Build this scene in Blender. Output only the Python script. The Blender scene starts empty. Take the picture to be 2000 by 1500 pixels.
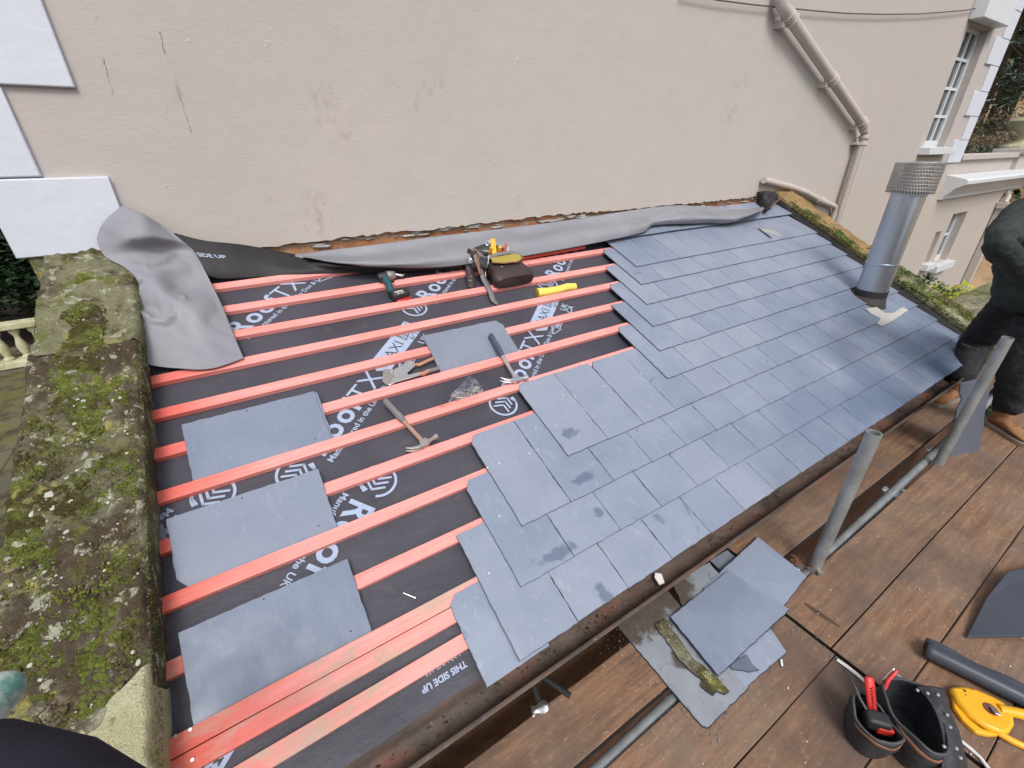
import bpy, bmesh, math, random
import numpy as np
from mathutils import Vector, Matrix, Euler, noise
R = math.radians
random.seed(7); rng = np.random.default_rng(7)
scn = bpy.context.scene
# ------------------------------------------------------------------ camera
CAM = np.array([1.1642, -2.9566, 0.5546])
YAW, PIT, ROL, F = -0.5646, -0.4830, 0.0119, 861.73      # pixels of focal length on the 2000 px wide photograph
PH = 0.4154                                              # roof pitch
def _rot(y, p, r):
    cy, sy, cp, sp, cr, sr = math.cos(y), math.sin(y), math.cos(p), math.sin(p), math.cos(r), math.sin(r)
    return np.array([[cy,-sy,0],[sy,cy,0],[0,0,1]]) @ np.array([[1,0,0],[0,cp,-sp],[0,sp,cp]]) @ np.array([[cr,0,sr],[0,1,0],[-sr,0,cr]])
MC = _rot(YAW, PIT, ROL)
cd = bpy.data.cameras.new('camera'); cam = bpy.data.objects.new('camera', cd); scn.collection.objects.link(cam)
cd.sensor_width = 36; cd.lens = F / 2000 * 36; cd.clip_end = 600; cd.clip_start = 0.02
mw = Matrix.Identity(4)
for i in range(3):
    mw[i][0], mw[i][1], mw[i][2], mw[i][3] = MC[i][0], MC[i][2], -MC[i][1], CAM[i]
cam.matrix_world = mw
scn.camera = cam
# ------------------------------------------------------------------ light
w = bpy.data.worlds.new('World'); scn.world = w; w.use_nodes = True
nt = w.node_tree; nt.nodes.clear()
sky = nt.nodes.new('ShaderNodeTexSky'); sky.sky_type = 'NISHITA'; sky.sun_disc = False
SUN_EL, SUN_AZ = R(52), R(200)
sky.sun_elevation = SUN_EL; sky.sun_rotation = SUN_AZ; sky.dust_density = 4.0; sky.air_density = 1.0; sky.ozone_density = 1.0
hs = nt.nodes.new('ShaderNodeHueSaturation'); hs.inputs['Saturation'].default_value = 0.55
bg = nt.nodes.new('ShaderNodeBackground'); bg.inputs[1].default_value = 0.12
wo = nt.nodes.new('ShaderNodeOutputWorld')
nt.links.new(sky.outputs[0], hs.inputs['Color']); nt.links.new(hs.outputs[0], bg.inputs[0]); nt.links.new(bg.outputs[0], wo.inputs[0])
sl = bpy.data.lights.new('sun', 'SUN'); sl.energy = 1.15; sl.angle = R(18); sl.color = (1, .985, .965)
so = bpy.data.objects.new('sun', sl); scn.collection.objects.link(so)
sd = Vector((math.sin(SUN_AZ)*math.cos(SUN_EL), math.cos(SUN_AZ)*math.cos(SUN_EL), math.sin(SUN_EL)))
so.rotation_euler = sd.to_track_quat('Z', 'Y').to_euler()
scn.view_settings.view_transform = 'Standard'; scn.view_settings.look = 'None'
scn.view_settings.exposure = 0.55; scn.view_settings.gamma = 1
# ------------------------------------------------------------------ measuring: a photograph point on a known real plane
def ray(px, py): return MC @ np.array([(px-1000)/F, 1.0, -(py-750)/F])
def onplane(px, py, p0, n):
    d = ray(px, py); n = np.array(n, float); p0 = np.array(p0, float)
    return Vector(CAM + d * (((p0-CAM) @ n) / (d @ n)))
def Wp(px, py, y=0.0): return onplane(px, py, (0, y, 0), (0, 1, 0))
def Zp(px, py, z): return onplane(px, py, (0, 0, z), (0, 0, 1))
NR = (0, -math.sin(PH), math.cos(PH))
def Rp(px, py, h=0.0):                                   # -> s, t on the roof slope at height h above it
    P = onplane(px, py, np.array(NR)*h, NR); return P.x, -(P.y*math.cos(PH)+P.z*math.sin(PH))
def rl(s, t, h): return Vector((s, -t*math.cos(PH)-h*math.sin(PH), -t*math.sin(PH)+h*math.cos(PH)))
MR = Matrix.Rotation(PH, 4, 'X')
def rframe(s, t, h, deg=0, tilt=0): return MR @ Matrix.Translation((s, -t, h)) @ Matrix.Rotation(R(deg), 4, 'Z') @ Matrix.Rotation(R(tilt), 4, 'X')
ZB = -1.2                                                # top of the scaffold boards
# ------------------------------------------------------------------ objects
C = scn.collection
def tag(o, label=None, cat=None, group=None, kind=None):
    if label: o['label'] = label
    if cat: o['category'] = cat
    if group: o['group'] = group
    if kind: o['kind'] = kind
    return o
def thing(name, label, cat, mat=None, group=None):
    o = bpy.data.objects.new(name, None); C.objects.link(o); o.empty_display_size = .1
    if mat is not None: o.matrix_world = mat
    return tag(o, label, cat, group)
class MB:
    def __init__(s): s.v = []; s.f = []
    def add(s, vs, fs, M=None):
        b = len(s.v)
        for p in vs:
            p = Vector(p); s.v.append((M @ p) if M is not None else p)
        s.f += [tuple(b+i for i in f) for f in fs]; return s
    def box(s, c, d, M=None):
        x, y, z = d[0]/2, d[1]/2, d[2]/2
        vs = [Vector(c)+Vector((i*x, j*y, k*z)) for k in (-1,1) for j in (-1,1) for i in (-1,1)]
        return s.add(vs, [(0,2,3,1),(4,5,7,6),(0,1,5,4),(2,6,7,3),(0,4,6,2),(1,3,7,5)], M)
    def bbox(s, a, b, M=None): return s.box([(a[i]+b[i])/2 for i in range(3)], [abs(b[i]-a[i]) for i in range(3)], M)
    def prism(s, poly, z0, z1, M=None):
        n = len(poly); A = sum(poly[i][0]*poly[(i+1)%n][1]-poly[(i+1)%n][0]*poly[i][1] for i in range(n))
        if A < 0: poly = poly[::-1]
        vs = [(p[0], p[1], z0) for p in poly]+[(p[0], p[1], z1) for p in poly]
        return s.add(vs, [tuple(range(n-1,-1,-1)), tuple(range(n,2*n))]+[(i,(i+1)%n,n+(i+1)%n,n+i) for i in range(n)], M)
    def tube(s, pts, rad, seg=12, M=None, cap=True, flat=1.0, up=None):
        pts = [Vector(p) for p in pts]; n = len(pts)
        if not hasattr(rad, '__len__'): rad = [rad]*n
        vs = []; prev = None
        for i, p in enumerate(pts):
            d = (pts[min(i+1,n-1)]-pts[max(i-1,0)]).normalized()
            if prev is None:
                a = Vector(up) if up else (Vector((0,0,1)) if abs(d.z) < .9 else Vector((1,0,0)))
            else: a = prev
            u = (a-d*a.dot(d)).normalized(); v = d.cross(u); prev = u
            for k in range(seg):
                t = 2*math.pi*k/seg; vs.append(p+(u*math.cos(t)*flat+v*math.sin(t))*rad[i])
        fs = [(i*seg+k, i*seg+(k+1)%seg, (i+1)*seg+(k+1)%seg, (i+1)*seg+k) for i in range(n-1) for k in range(seg)]
        if cap: fs += [tuple(range(seg-1,-1,-1)), tuple((n-1)*seg+k for k in range(seg))]
        return s.add(vs, fs, M)
    def ring(s, prof, seg=24, M=None, c=(0,0,0), sx=1, sy=1):   # lathe about z: prof = (radius, z)
        vs = [(c[0]+r*math.cos(2*math.pi*k/seg)*sx, c[1]+r*math.sin(2*math.pi*k/seg)*sy, c[2]+z) for r, z in prof for k in range(seg)]
        fs = [(i*seg+k, i*seg+(k+1)%seg, (i+1)*seg+(k+1)%seg, (i+1)*seg+k) for i in range(len(prof)-1) for k in range(seg)]
        return s.add(vs, fs, M)
    def grid(s, rows, M=None):
        n, m = len(rows), len(rows[0]); vs = [p for r in rows for p in r]
        return s.add(vs, [(i*m+j, i*m+j+1, (i+1)*m+j+1, (i+1)*m+j) for i in range(n-1) for j in range(m-1)], M)
    def loft(s, loops, cap0=False, cap1=False, M=None):
        m = len(loops[0]); vs = [p for l in loops for p in l]; n = len(loops)
        fs = [(i*m+j, i*m+(j+1)%m, (i+1)*m+(j+1)%m, (i+1)*m+j) for i in range(n-1) for j in range(m)]
        if cap0: fs.append(tuple(range(m-1,-1,-1)))
        if cap1: fs.append(tuple((n-1)*m+j for j in range(m)))
        return s.add(vs, fs, M)
    def build(s, name, mat, parent=None, smooth=40, bevel=0, solid=0, sub=0, fix=True, M=None):
        me = bpy.data.meshes.new(name); me.from_pydata([tuple(p) for p in s.v], [], s.f)
        if fix:
            bm = bmesh.new(); bm.from_mesh(me); bmesh.ops.recalc_face_normals(bm, faces=bm.faces); bm.to_mesh(me); bm.free()
        me.update(); me.materials.append(mat)
        if smooth:
            me.shade_smooth(); me.set_sharp_from_angle(angle=R(smooth))
        o = bpy.data.objects.new(name, me); C.objects.link(o)
        if parent is not None: o.parent = parent
        if M is not None: o.matrix_local = M
        if solid: m_ = o.modifiers.new('s', 'SOLIDIFY'); m_.thickness = solid; m_.offset = 0
        if bevel: m_ = o.modifiers.new('b', 'BEVEL'); m_.width = bevel; m_.segments = 2; m_.limit_method = 'ANGLE'; m_.angle_limit = R(35)
        if sub: m_ = o.modifiers.new('u', 'SUBSURF'); m_.levels = sub; m_.render_levels = sub
        return o
def skin(name, chains, mat, parent=None, sub=2, wr=0):
    # chains: list of [(point, radius), ...]; the first point of a later chain may be an index into earlier points
    vs, es, rr = [], [], []
    for ch in chains:
        last = None
        for k, it in enumerate(ch):
            if isinstance(it, int): last = it; continue
            p, r = it; vs.append(tuple(p)); rr.append(r)
            if last is not None: es.append((last, len(vs)-1))
            last = len(vs)-1
    me = bpy.data.meshes.new(name); me.from_pydata(vs, es, [])
    bm = bmesh.new(); bm.from_mesh(me); ly = bm.verts.layers.skin.verify(); bm.verts.ensure_lookup_table()
    for i, r in enumerate(rr): bm.verts[i][ly].radius = (r, r) if not hasattr(r, '__len__') else r
    bm.verts[0][ly].use_root = True; bm.to_mesh(me); bm.free()
    o = bpy.data.objects.new(name, me); C.objects.link(o)
    m_ = o.modifiers.new('k', 'SKIN'); m_.use_smooth_shade = True
    m_ = o.modifiers.new('u', 'SUBSURF'); m_.levels = sub; m_.render_levels = sub
    dg = bpy.context.evaluated_depsgraph_get(); me2 = bpy.data.meshes.new_from_object(o.evaluated_get(dg))
    bpy.data.objects.remove(o)
    if wr:
        for v, nn in [(v, v.normal.copy()) for v in me2.vertices]:
            q_ = v.co; a_ = noise.noise(Vector((q_.x*9, q_.y*9, q_.z*17)))+.6*(1-2*abs(noise.noise(Vector((q_.x*13+4, q_.y*13, q_.z*24))))); v.co = q_+nn*a_*wr
    me2.materials.clear(); me2.materials.append(mat); me2.shade_smooth(); me2.name = name
    o = bpy.data.objects.new(name, me2); C.objects.link(o)
    if parent is not None: o.parent = parent
    return o
# ------------------------------------------------------------------ materials
class NM:
    def __init__(s, name, rough=.6, metal=0, spec=.5):
        s.m = bpy.data.materials.new(name); s.m.use_nodes = True; s.t = s.m.node_tree; s.n = s.t.nodes; s.b = s.n['Principled BSDF']
        s.b.inputs['Roughness'].default_value = rough; s.b.inputs['Metallic'].default_value = metal; s.b.inputs['Specular IOR Level'].default_value = spec
        s.tc = s.n.new('ShaderNodeTexCoord'); s.co = s.tc.outputs['Object']
    def L(s, a, b): s.t.links.new(a, b); return s
    def rnd(s):                                           # shift the pattern per object
        oi = s.n.new('ShaderNodeObjectInfo'); mu = s.n.new('ShaderNodeVectorMath'); mu.operation = 'SCALE'
        cb = s.n.new('ShaderNodeCombineXYZ')
        for i in range(3): s.L(oi.outputs['Random'], cb.inputs[i])
        s.L(cb.outputs[0], mu.inputs[0]); mu.inputs['Scale'].default_value = 37.0
        ad = s.n.new('ShaderNodeVectorMath'); ad.operation = 'ADD'; s.L(s.co, ad.inputs[0]); s.L(mu.outputs[0], ad.inputs[1]); s.co = ad.outputs[0]
        s.r = oi.outputs['Random']; return s
    def noise(s, sc, det=4, rough=.55, stretch=None, dist=0, co=None, out='Fac'):
        n = s.n.new('ShaderNodeTexNoise'); n.inputs['Scale'].default_value = sc; n.inputs['Detail'].default_value = det
        n.inputs['Roughness'].default_value = rough; n.inputs['Distortion'].default_value = dist
        c = co or s.co
        if stretch:
            mp = s.n.new('ShaderNodeMapping'); mp.inputs['Scale'].default_value = stretch; s.L(c, mp.inputs['Vector']); c = mp.outputs[0]
        s.L(c, n.inputs['Vector']); return n.outputs[out]
    def ramp(s, f, stops, interp='LINEAR'):
        r = s.n.new('ShaderNodeValToRGB'); e = r.color_ramp.elements; r.color_ramp.interpolation = interp
        while len(e) < len(stops): e.new(.5)
        for i, (p, c) in enumerate(stops):
            e[i].position = p; e[i].color = (c[0], c[1], c[2], 1) if hasattr(c, '__len__') else (c, c, c, 1)
        s.L(f, r.inputs['Fac']); return r.outputs['Color']
    def mix(s, f, a, b, mode='MIX'):
        n = s.n.new('ShaderNodeMix'); n.data_type = 'RGBA'; n.blend_type = mode
        for k, v in ((0, f), (6, a), (7, b)):
            if isinstance(v, bpy.types.NodeSocket): s.L(v, n.inputs[k])
            elif k == 0: n.inputs[0].default_value = v
            else: n.inputs[k].default_value = (*v, 1)
        return n.outputs[2]
    def math(s, op, a, b=0.0):
        n = s.n.new('ShaderNodeMath'); n.operation = op
        for k, v in ((0, a), (1, b)):
            if isinstance(v, bpy.types.NodeSocket): s.L(v, n.inputs[k])
            else: n.inputs[k].default_value = v
        return n.outputs[0]
    def spot(s, c, rx, rz, axis='wall'):                  # soft blotch centred on a point of the surface, 1 inside to 0 outside
        mp = s.n.new('ShaderNodeMapping'); mp.vector_type = 'POINT'
        mp.inputs['Scale'].default_value = (1/rx, 1/rx if axis == 'wall' else 1/rz, 1/rz)
        mp.inputs['Location'].default_value = (-c[0]/rx, -c[1]/(rx if axis == 'wall' else rz), -c[2]/rz)
        s.L(s.tc.outputs['Object'], mp.inputs['Vector'])
        g = s.n.new('ShaderNodeTexGradient'); g.gradient_type = 'SPHERICAL'; s.L(mp.outputs[0], g.inputs['Vector']); return g.outputs['Fac']
    def col(s, c):
        if isinstance(c, bpy.types.NodeSocket): s.L(c, s.b.inputs['Base Color'])
        else: s.b.inputs['Base Color'].default_value = (*c, 1)
        return s
    def rough(s, f): s.L(f, s.b.inputs['Roughness']); return s
    def bump(s, h, st=.3, d=.01):
        n = s.n.new('ShaderNodeBump'); n.inputs['Strength'].default_value = st; n.inputs['Distance'].default_value = d
        s.L(h, n.inputs['Height']); s.L(n.outputs[0], s.b.inputs['Normal']); return s
def simple(name, c, rough=.6, metal=0, var=.12, sc=20, bump=.15, bd=.002):
    m = NM(name, rough, metal); n = m.noise(sc)
    m.col(m.mix(n, tuple(x*(1-var) for x in c), tuple(min(1, x*(1+var)) for x in c)))
    m.bump(m.noise(sc*4), bump, bd); return m.m
def mk_wall():
    m = NM('painted_render', .82, spec=.25)
    n1 = m.noise(.55, 3); n2 = m.noise(3, 5)
    c = m.mix(m.ramp(n1, [(.35, 0), (.65, 1)]), (.474, .425, .400), (.470, .432, .404))
    c = m.mix(m.ramp(n2, [(.35, 0), (.7, .35)]), c, (.42, .39, .365)); c = m.mix(m.ramp(m.noise(.9, 4, stretch=(1.4, 1, .5)), [(.5, 0), (.7, .5)]), c, (.415, .41, .385)); c = m.mix(m.ramp(m.noise(45, 3, .7), [(.70, 0), (.76, .35)]), c, (.33, .29, .25))
    fs = None
    for (px, py, rx, rz) in [(632,190,.06,.06),(640,240,.05,.03),(680,262,.045,.045),(848,165,.06,.05),(815,200,.02,.05),(520,385,.03,.035),(622,425,.08,.12),(1445,160,.10,.05),(1425,225,.12,.08),(1010,395,.05,.05),(1050,450,.12,.03),(700,540,.1,.1),(345,170,.015,.1)]:
        p = Wp(px, py); g = m.spot((p.x, 0, p.z), rx*1.6, rz*1.6)
        fs = g if fs is None else m.math('MAXIMUM', fs, g)
    st = m.noise(17, 5, .6, stretch=(1.3, 1, .75)); f = m.math('MULTIPLY', m.ramp(st, [(.47, 0), (.66, 1)]), m.ramp(fs, [(.05, 0), (.6, .46)]))
    c = m.mix(f, c, (.30, .245, .17))
    # yellowed, dirty foot of the render just over the broken edge
    sx = m.n.new('ShaderNodeSeparateXYZ'); m.L(m.tc.outputs['Object'], sx.inputs[0])
    mr = m.n.new('ShaderNodeMapRange'); mr.inputs['From Min'].default_value = .22; mr.inputs['From Max'].default_value = .05; m.L(sx.outputs['Z'], mr.inputs['Value'])
    c = m.mix(m.math('MULTIPLY', mr.outputs[0], m.ramp(m.noise(9, 4, stretch=(2, 1, .5)), [(.4, 0), (.75, .5)])), c, (.5, .38, .2))
    m.col(c)
    b = m.math('ADD', m.math('MULTIPLY', m.noise(6, 5), 1.5), m.math('ADD', m.math('MULTIPLY', m.noise(40, 4, stretch=(1, 1, 2.2)), .35), m.math('MULTIPLY', m.ramp(m.noise(15, 2), [(.68, 0), (.74, 1)]), .4)))
    m.bump(b, .34, .010); return m.m
def mk_slate(name='slate', dark=1.0, rnd=True, blue=1.0):
    m = NM(name, .42, spec=.55)
    if rnd: m.rnd()
    n1 = m.noise(3.2, 5, .6); n2 = m.noise(26, 6, .7, stretch=(1, .45, 1), dist=1.5)
    base = m.mix(m.ramp(n1, [(.3, 0), (.7, 1)]), tuple(x*dark*k for x, k in zip((.182, .220, .296), (1/blue, 1, blue))), tuple(x*dark*k for x, k in zip((.248, .286, .362), (1/blue, 1, blue))))
    if rnd: base = m.mix(m.math('MULTIPLY', m.r, .36), base, tuple(x*dark for x in (.31, .325, .385)))
    base = m.mix(m.ramp(n2, [(.56, 0), (.74, .42)]), base, tuple(x*dark for x in (.42, .45, .50)))
    base = m.mix(m.ramp(m.noise(70, 4, .8), [(.66, 0), (.74, .5)]), base, (.46, .49, .52))
    wet = m.ramp(m.noise(4.1, 5, .6, dist=1.0), [(.70, 0), (.735, .62)])
    base = m.mix(wet, base, (.085, .11, .16)); m.col(base)
    m.rough(m.ramp(m.noise(11, 4), [(.3, .30), (.7, .46)]))
    m.bump(m.math('ADD', m.noise(16, 6, .6, stretch=(1, .5, 1)), m.math('MULTIPLY', m.noise(3, 2), 1.5)), .35, .004); return m.m
def mk_batten():
    m = NM('red_treated_timber', .65, spec=.3).rnd()
    g = m.noise(9, 7, .7, stretch=(.22, 9, 9), dist=.6); n = m.noise(2.2, 4)
    c = m.mix(m.ramp(g, [(.3, 0), (.7, 1)]), (.74, .235, .205), (.90, .39, .355))
    c = m.mix(m.ramp(n, [(.5, 0), (.72, .6)]), c, (.72, .20, .16))
    c = m.mix(m.ramp(m.noise(5, 5, .65, stretch=(.5, 1.6, 1)), [(.60, 0), (.74, .55)]), c, (.42, .31, .24))
    kn = m.ramp(m.noise(9, 1, stretch=(.8, 2, 2)), [(.76, 0), (.80, .7)]); c = m.mix(kn, c, (.33, .1, .07))
    sx = m.n.new('ShaderNodeSeparateXYZ'); m.L(m.tc.outputs['Object'], sx.inputs[0])
    mr = m.n.new('ShaderNodeMapRange'); mr.inputs['From Min'].default_value = 1.05; mr.inputs['From Max'].default_value = .74; m.L(m.math('ADD', sx.outputs['X'], m.math('MULTIPLY', m.noise(4, 3), .35)), mr.inputs['Value'])
    mr.inputs['From Min'].default_value = 1.28; mr.inputs['From Max'].default_value = .9
    c = m.mix(m.math('MULTIPLY', mr.outputs[0], .85), c, (.60, .085, .055))
    m2 = m.n.new('ShaderNodeMapRange'); m2.inputs['From Min'].default_value = -1.6; m2.inputs['From Max'].default_value = -2.1; m.L(sx.outputs['Y'], m2.inputs['Value'])
    c = m.mix(m.math('MULTIPLY', m2.outputs[0], m.ramp(m.noise(7, 6, .7, stretch=(.6, 1.6, 1)), [(.46, 0), (.62, .85)])), c, (.46, .34, .27))
    c = m.mix(m.ramp(m.noise(90, 3, .7), [(.68, 0), (.75, .5)]), c, (.2, .11, .08))
    m.col(c); m.bump(g, .5, .003); return m.m
def mk_underlay():
    m = NM('black_breather_membrane', .5, spec=.4)
    n = m.noise(2.0, 4); c = m.mix(m.ramp(n, [(.3, 0), (.7, 1)]), (.040, .040, .053), (.068, .066, .084))
    c = m.mix(m.ramp(m.noise(5.5, 6, .7, dist=.8), [(.60, 0), (.80, .45)]), c, (.19, .165, .13))
    c = m.mix(m.ramp(m.noise(140, 2), [(.74, 0), (.77, .8)]), c, (.35, .32, .28))
    fs = None
    for (px, py, r) in [(825,1045,.05),(835,1125,.05),(735,1190,.035),(600,1105,.06),(870,1110,.04),(920,850,.05),(1120,690,.10),(1200,640,.08),(760,1400,.16),(650,1450,.14),(850,1340,.08),(720,1370,.1),(560,1480,.1)]:
        s_, t_ = Rp(px, py); g = m.spot(tuple(rl(s_, t_, 0)), r*1.5, r*1.5, 'roof'); fs = g if fs is None else m.math('MAXIMUM', fs, g)
    f = m.math('MULTIPLY', m.ramp(m.noise(24, 5, .65), [(.42, 0), (.6, 1)]), m.ramp(fs, [(.1, 0), (.5, .85)]))
    c = m.mix(f, c, (.27, .235, .18)); m.col(c)
    m.bump(m.math('ADD', m.noise(3, 5, stretch=(.6, 1.3, 1)), m.math('MULTIPLY', m.noise(300, 1), .05)), .55, .03); return m.m
def mk_fabric(name, a, b, rough=.7, sc=3, bump=.35, bd=.02, fine=400):
    m = NM(name, rough, spec=.3); n = m.noise(sc, 4)
    m.col(m.mix(m.ramp(n, [(.3, 0), (.7, 1)]), a, b))
    m.bump(m.math('ADD', m.noise(sc*1.5, 4), m.math('MULTIPLY', m.noise(fine, 1), .04)), bump, bd); return m.m
def mk_coping(name, tone):
    m = NM(name, .9, spec=.2)
    n1 = m.noise(3.5, 6, .62); n2 = m.noise(9, 6, .7, dist=.6); n3 = m.noise(2.2, 5)
    fine = m.noise(38, 6, .75); mid = m.noise(11, 7, .7, dist=.4)
    if tone in ('mossy', 'dark'):
        d = tone == 'dark'
        c = m.mix(m.ramp(mid, [(.38, 0), (.60, 1)]), (.14, .13, .085), (.40, .385, .26))
        c = m.mix(m.ramp(n3, [(.46, 0), (.58, .85)]), c, (.21, .205, .12))
        c = m.mix(m.ramp(m.noise(3.2, 7, .7), [(.40 if d else .54, 0), (.54 if d else .64, .92)]), c, m.mix(fine, (.030, .020, .014), (.11, .078, .048)))
        c = m.mix(m.ramp(m.noise(5.5, 7, .74), [(.53, 0), (.61, .8)]), c, m.mix(fine, (.065, .075, .016), (.23, .24, .055)))
        c = m.mix(m.ramp(m.noise(7.5, 5, .7), [(.59, 0), (.65, .8)]), c, (.36, .33, .09))
        c = m.mix(m.ramp(m.noise(19, 6, .72, dist=.4), [(.57, 0), (.61, .85)]), c, (.45, .45, .34))
        c = m.mix(m.ramp(m.noise(75, 4, .7), [(.66, 0), (.71, .6)]), c, (.42, .41, .33))
    elif tone == 'bare':
        c = m.mix(m.ramp(n1, [(.36, 0), (.62, 1)]), (.44, .42, .24), (.66, .64, .46))
        c = m.mix(m.ramp(n2, [(.55, 0), (.7, .6)]), c, (.25, .24, .07))
        c = m.mix(m.ramp(m.noise(17, 5, .7), [(.62, 0), (.68, .8)]), c, (.62, .62, .5))
        c = m.mix(m.ramp(m.noise(7, 5, .7), [(.68, 0), (.75, .8)]), c, (.12, .1, .05))
    else:
        c = m.mix(m.ramp(n1, [(.36, 0), (.62, 1)]), (.28, .17, .07), (.40, .27, .13))
        c = m.mix(m.ramp(n2, [(.52, 0), (.66, .8)]), c, (.14, .15, .045))
        c = m.mix(m.ramp(m.noise(17, 5, .7), [(.62, 0), (.68, .6)]), c, (.42, .36, .24))
    m.col(c); m.bump(m.math('ADD', m.noise(14, 8, .7), m.noise(60, 4, .75)), 1.0, .018); return m.m
def mk_board():
    m = NM('weathered_scaffold_board', .72, spec=.3).rnd()
    g = m.noise(15, 8, .68, stretch=(.22, 2.6, 1), dist=.35); n = m.noise(2.2, 5, .6)
    c = m.mix(m.ramp(g, [(.28, 0), (.72, 1)]), (.12, .068, .044), (.30, .175, .105))
    c = m.mix(m.ramp(n, [(.45, 0), (.72, .65)]), c, (.19, .155, .125))
    c = m.mix(m.ramp(m.noise(60, 6, .78, stretch=(.55, 1.2, 1)), [(.57, 0), (.67, .7)]), c, (.52, .31, .16))
    c = m.mix(m.ramp(m.noise(1.6, 6, .68), [(.44, 0), (.60, .75)]), c, (.115, .082, .066))
    c = m.mix(m.ramp(m.noise(4, 6, .7), [(.6, 0), (.75, .6)]), c, (.10, .075, .06))
    c = m.mix(m.ramp(m.noise(60, 2, .7), [(.73, 0), (.77, .6)]), c, (.42, .38, .3)); m.col(c)
    m.rough(m.ramp(n, [(.35, .62), (.7, .85)])); m.bump(m.math('ADD', g, m.noise(55, 4)), .5, .004); return m.m
def mk_brick():
    m = NM('red_brickwork', .85, spec=.25)
    mp = m.n.new('ShaderNodeMapping'); mp.inputs['Rotation'].default_value = (R(90), 0, 0); m.L(m.tc.outputs['Object'], mp.inputs['Vector'])
    b = m.n.new('ShaderNodeTexBrick'); b.inputs['Scale'].default_value = 1; b.inputs['Brick Width'].default_value = .225; b.inputs['Row Height'].default_value = .075; b.inputs['Mortar Size'].default_value = .006
    b.inputs['Color1'].default_value = (.33, .125, .06, 1); b.inputs['Color2'].default_value = (.42, .19, .09, 1); b.inputs['Mortar'].default_value = (.33, .24, .16, 1)
    m.L(mp.outputs[0], b.inputs['Vector'])
    c = m.mix(m.ramp(m.noise(8, 6, .7), [(.5, 0), (.72, .7)]), b.outputs['Color'], (.42, .34, .24)); c = m.mix(m.ramp(m.noise(5, 5, .7), [(.52, 0), (.7, .8)]), c, (.1, .055, .035)); m.col(c)
    m.bump(m.math('ADD', m.math('MULTIPLY', b.outputs['Fac'], -.6), m.noise(30, 6)), .6, .01); return m.m
def mk_metal(name, c, rough=.35, metal=.9, sc=12, var=.2, stretch=None):
    m = NM(name, rough, metal); n = m.noise(sc, 5, stretch=stretch)
    m.col(m.mix(n, tuple(x*(1-var) for x in c), tuple(min(1, x*(1+var)) for x in c)))
    m.rough(m.ramp(m.noise(sc*.6, 4, stretch=stretch), [(.3, rough*.8), (.7, min(1, rough*1.3))])); m.bump(m.noise(sc*3, 3), .08, .002); return m.m
def mk_galv():
    m = NM('galvanised_tube', .5, .55); n = m.noise(14, 5, .6); n2 = m.noise(4, 5)
    c = m.mix(m.ramp(n, [(.3, 0), (.7, 1)]), (.27, .29, .29), (.42, .44, .44)); c = m.mix(m.ramp(n2, [(.5, 0), (.7, .6)]), c, (.20, .20, .18))
    c = m.mix(m.ramp(m.noise(30, 5, .7), [(.62, 0), (.72, .8)]), c, (.5, .49, .45)); m.col(c); m.bump(n, .2, .002); return m.m
def mk_leaf(name, a, b, c3=None):
    m = NM(name, .55, spec=.3)
    g = m.n.new('ShaderNodeNewGeometry'); c = m.mix(g.outputs['Random Per Island'], a, b)
    if c3: c = m.mix(m.ramp(m.noise(1.2, 3), [(.5, 0), (.65, .8)]), c, c3)
    m.col(c); m.b.inputs['Subsurface Weight'].default_value = 0; return m.m
def mk_cushion():
    m = NM('moss_cushion', .95, spec=.1); g = m.n.new('ShaderNodeNewGeometry')
    c = m.mix(g.outputs['Random Per Island'], (.045, .06, .012), (.17, .20, .04)); c = m.mix(m.ramp(m.noise(160, 4, .8), [(.4, 0), (.65, .8)]), c, (.29, .32, .08)); c = m.mix(m.ramp(m.noise(9, 4), [(.46, 0), (.58, .85)]), c, (.075, .052, .026))
    m.col(c); m.bump(m.noise(220, 5, .8), 1.0, .010); return m.m
def mk_dirty():
    m = NM('dirty_slate', .6, spec=.35); c = m.mix(m.ramp(m.noise(6, 5), [(.3, 0), (.7, 1)]), (.21, .235, .27), (.30, .32, .35))
    fs = None
    for (px, py, r) in ((1250,1190,.16),(1300,1150,.16),(1225,1235,.08),(1330,1290,.05)):
        p = Zp(px, py, ZB); g = m.spot((p.x, p.y, p.z), r, r, 'r'); fs = g if fs is None else m.math('MAXIMUM', fs, g)
    tcw = m.n.new('ShaderNodeNewGeometry')
    for l in list(m.t.links):
        if l.from_node == m.tc and l.to_node.type == 'MAPPING': m.t.links.new(tcw.outputs['Position'], l.to_socket)
    f = m.ramp(m.math('ADD', m.math('MULTIPLY', fs, .6), m.math('MULTIPLY', m.noise(22, 6, .7, dist=.6), .8)), [(.46, 0), (.62, .92)])
    c = m.mix(f, c, m.mix(m.noise(60, 5, .7), (.02, .017, .014), (.13, .095, .06))); m.col(c); m.bump(m.noise(30, 5, .7), .4, .004); return m.m
def mk_glass():
    m = NM('window_glass', .06, 0, .8); m.col(m.mix(m.noise(.8, 3), (.03, .035, .04), (.10, .11, .11))); return m.m
def mk_gutter():
    m = NM('rusty_painted_iron', .6, spec=.4); n = m.noise(6, 6, .7)
    c = m.mix(m.ramp(n, [(.35, 0), (.65, 1)]), (.052, .040, .034), (.115, .082, .064)); c = m.mix(m.ramp(m.noise(4, 5, .7, stretch=(1, 2, 2)), [(.52, 0), (.7, .8)]), c, (.17, .062, .034))
    c = m.mix(m.ramp(m.noise(35, 5, .75), [(.6, 0), (.7, .7)]), c, (.25, .20, .15)); m.col(c); m.bump(m.noise(25, 6, .7), .6, .006); return m.m
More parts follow.
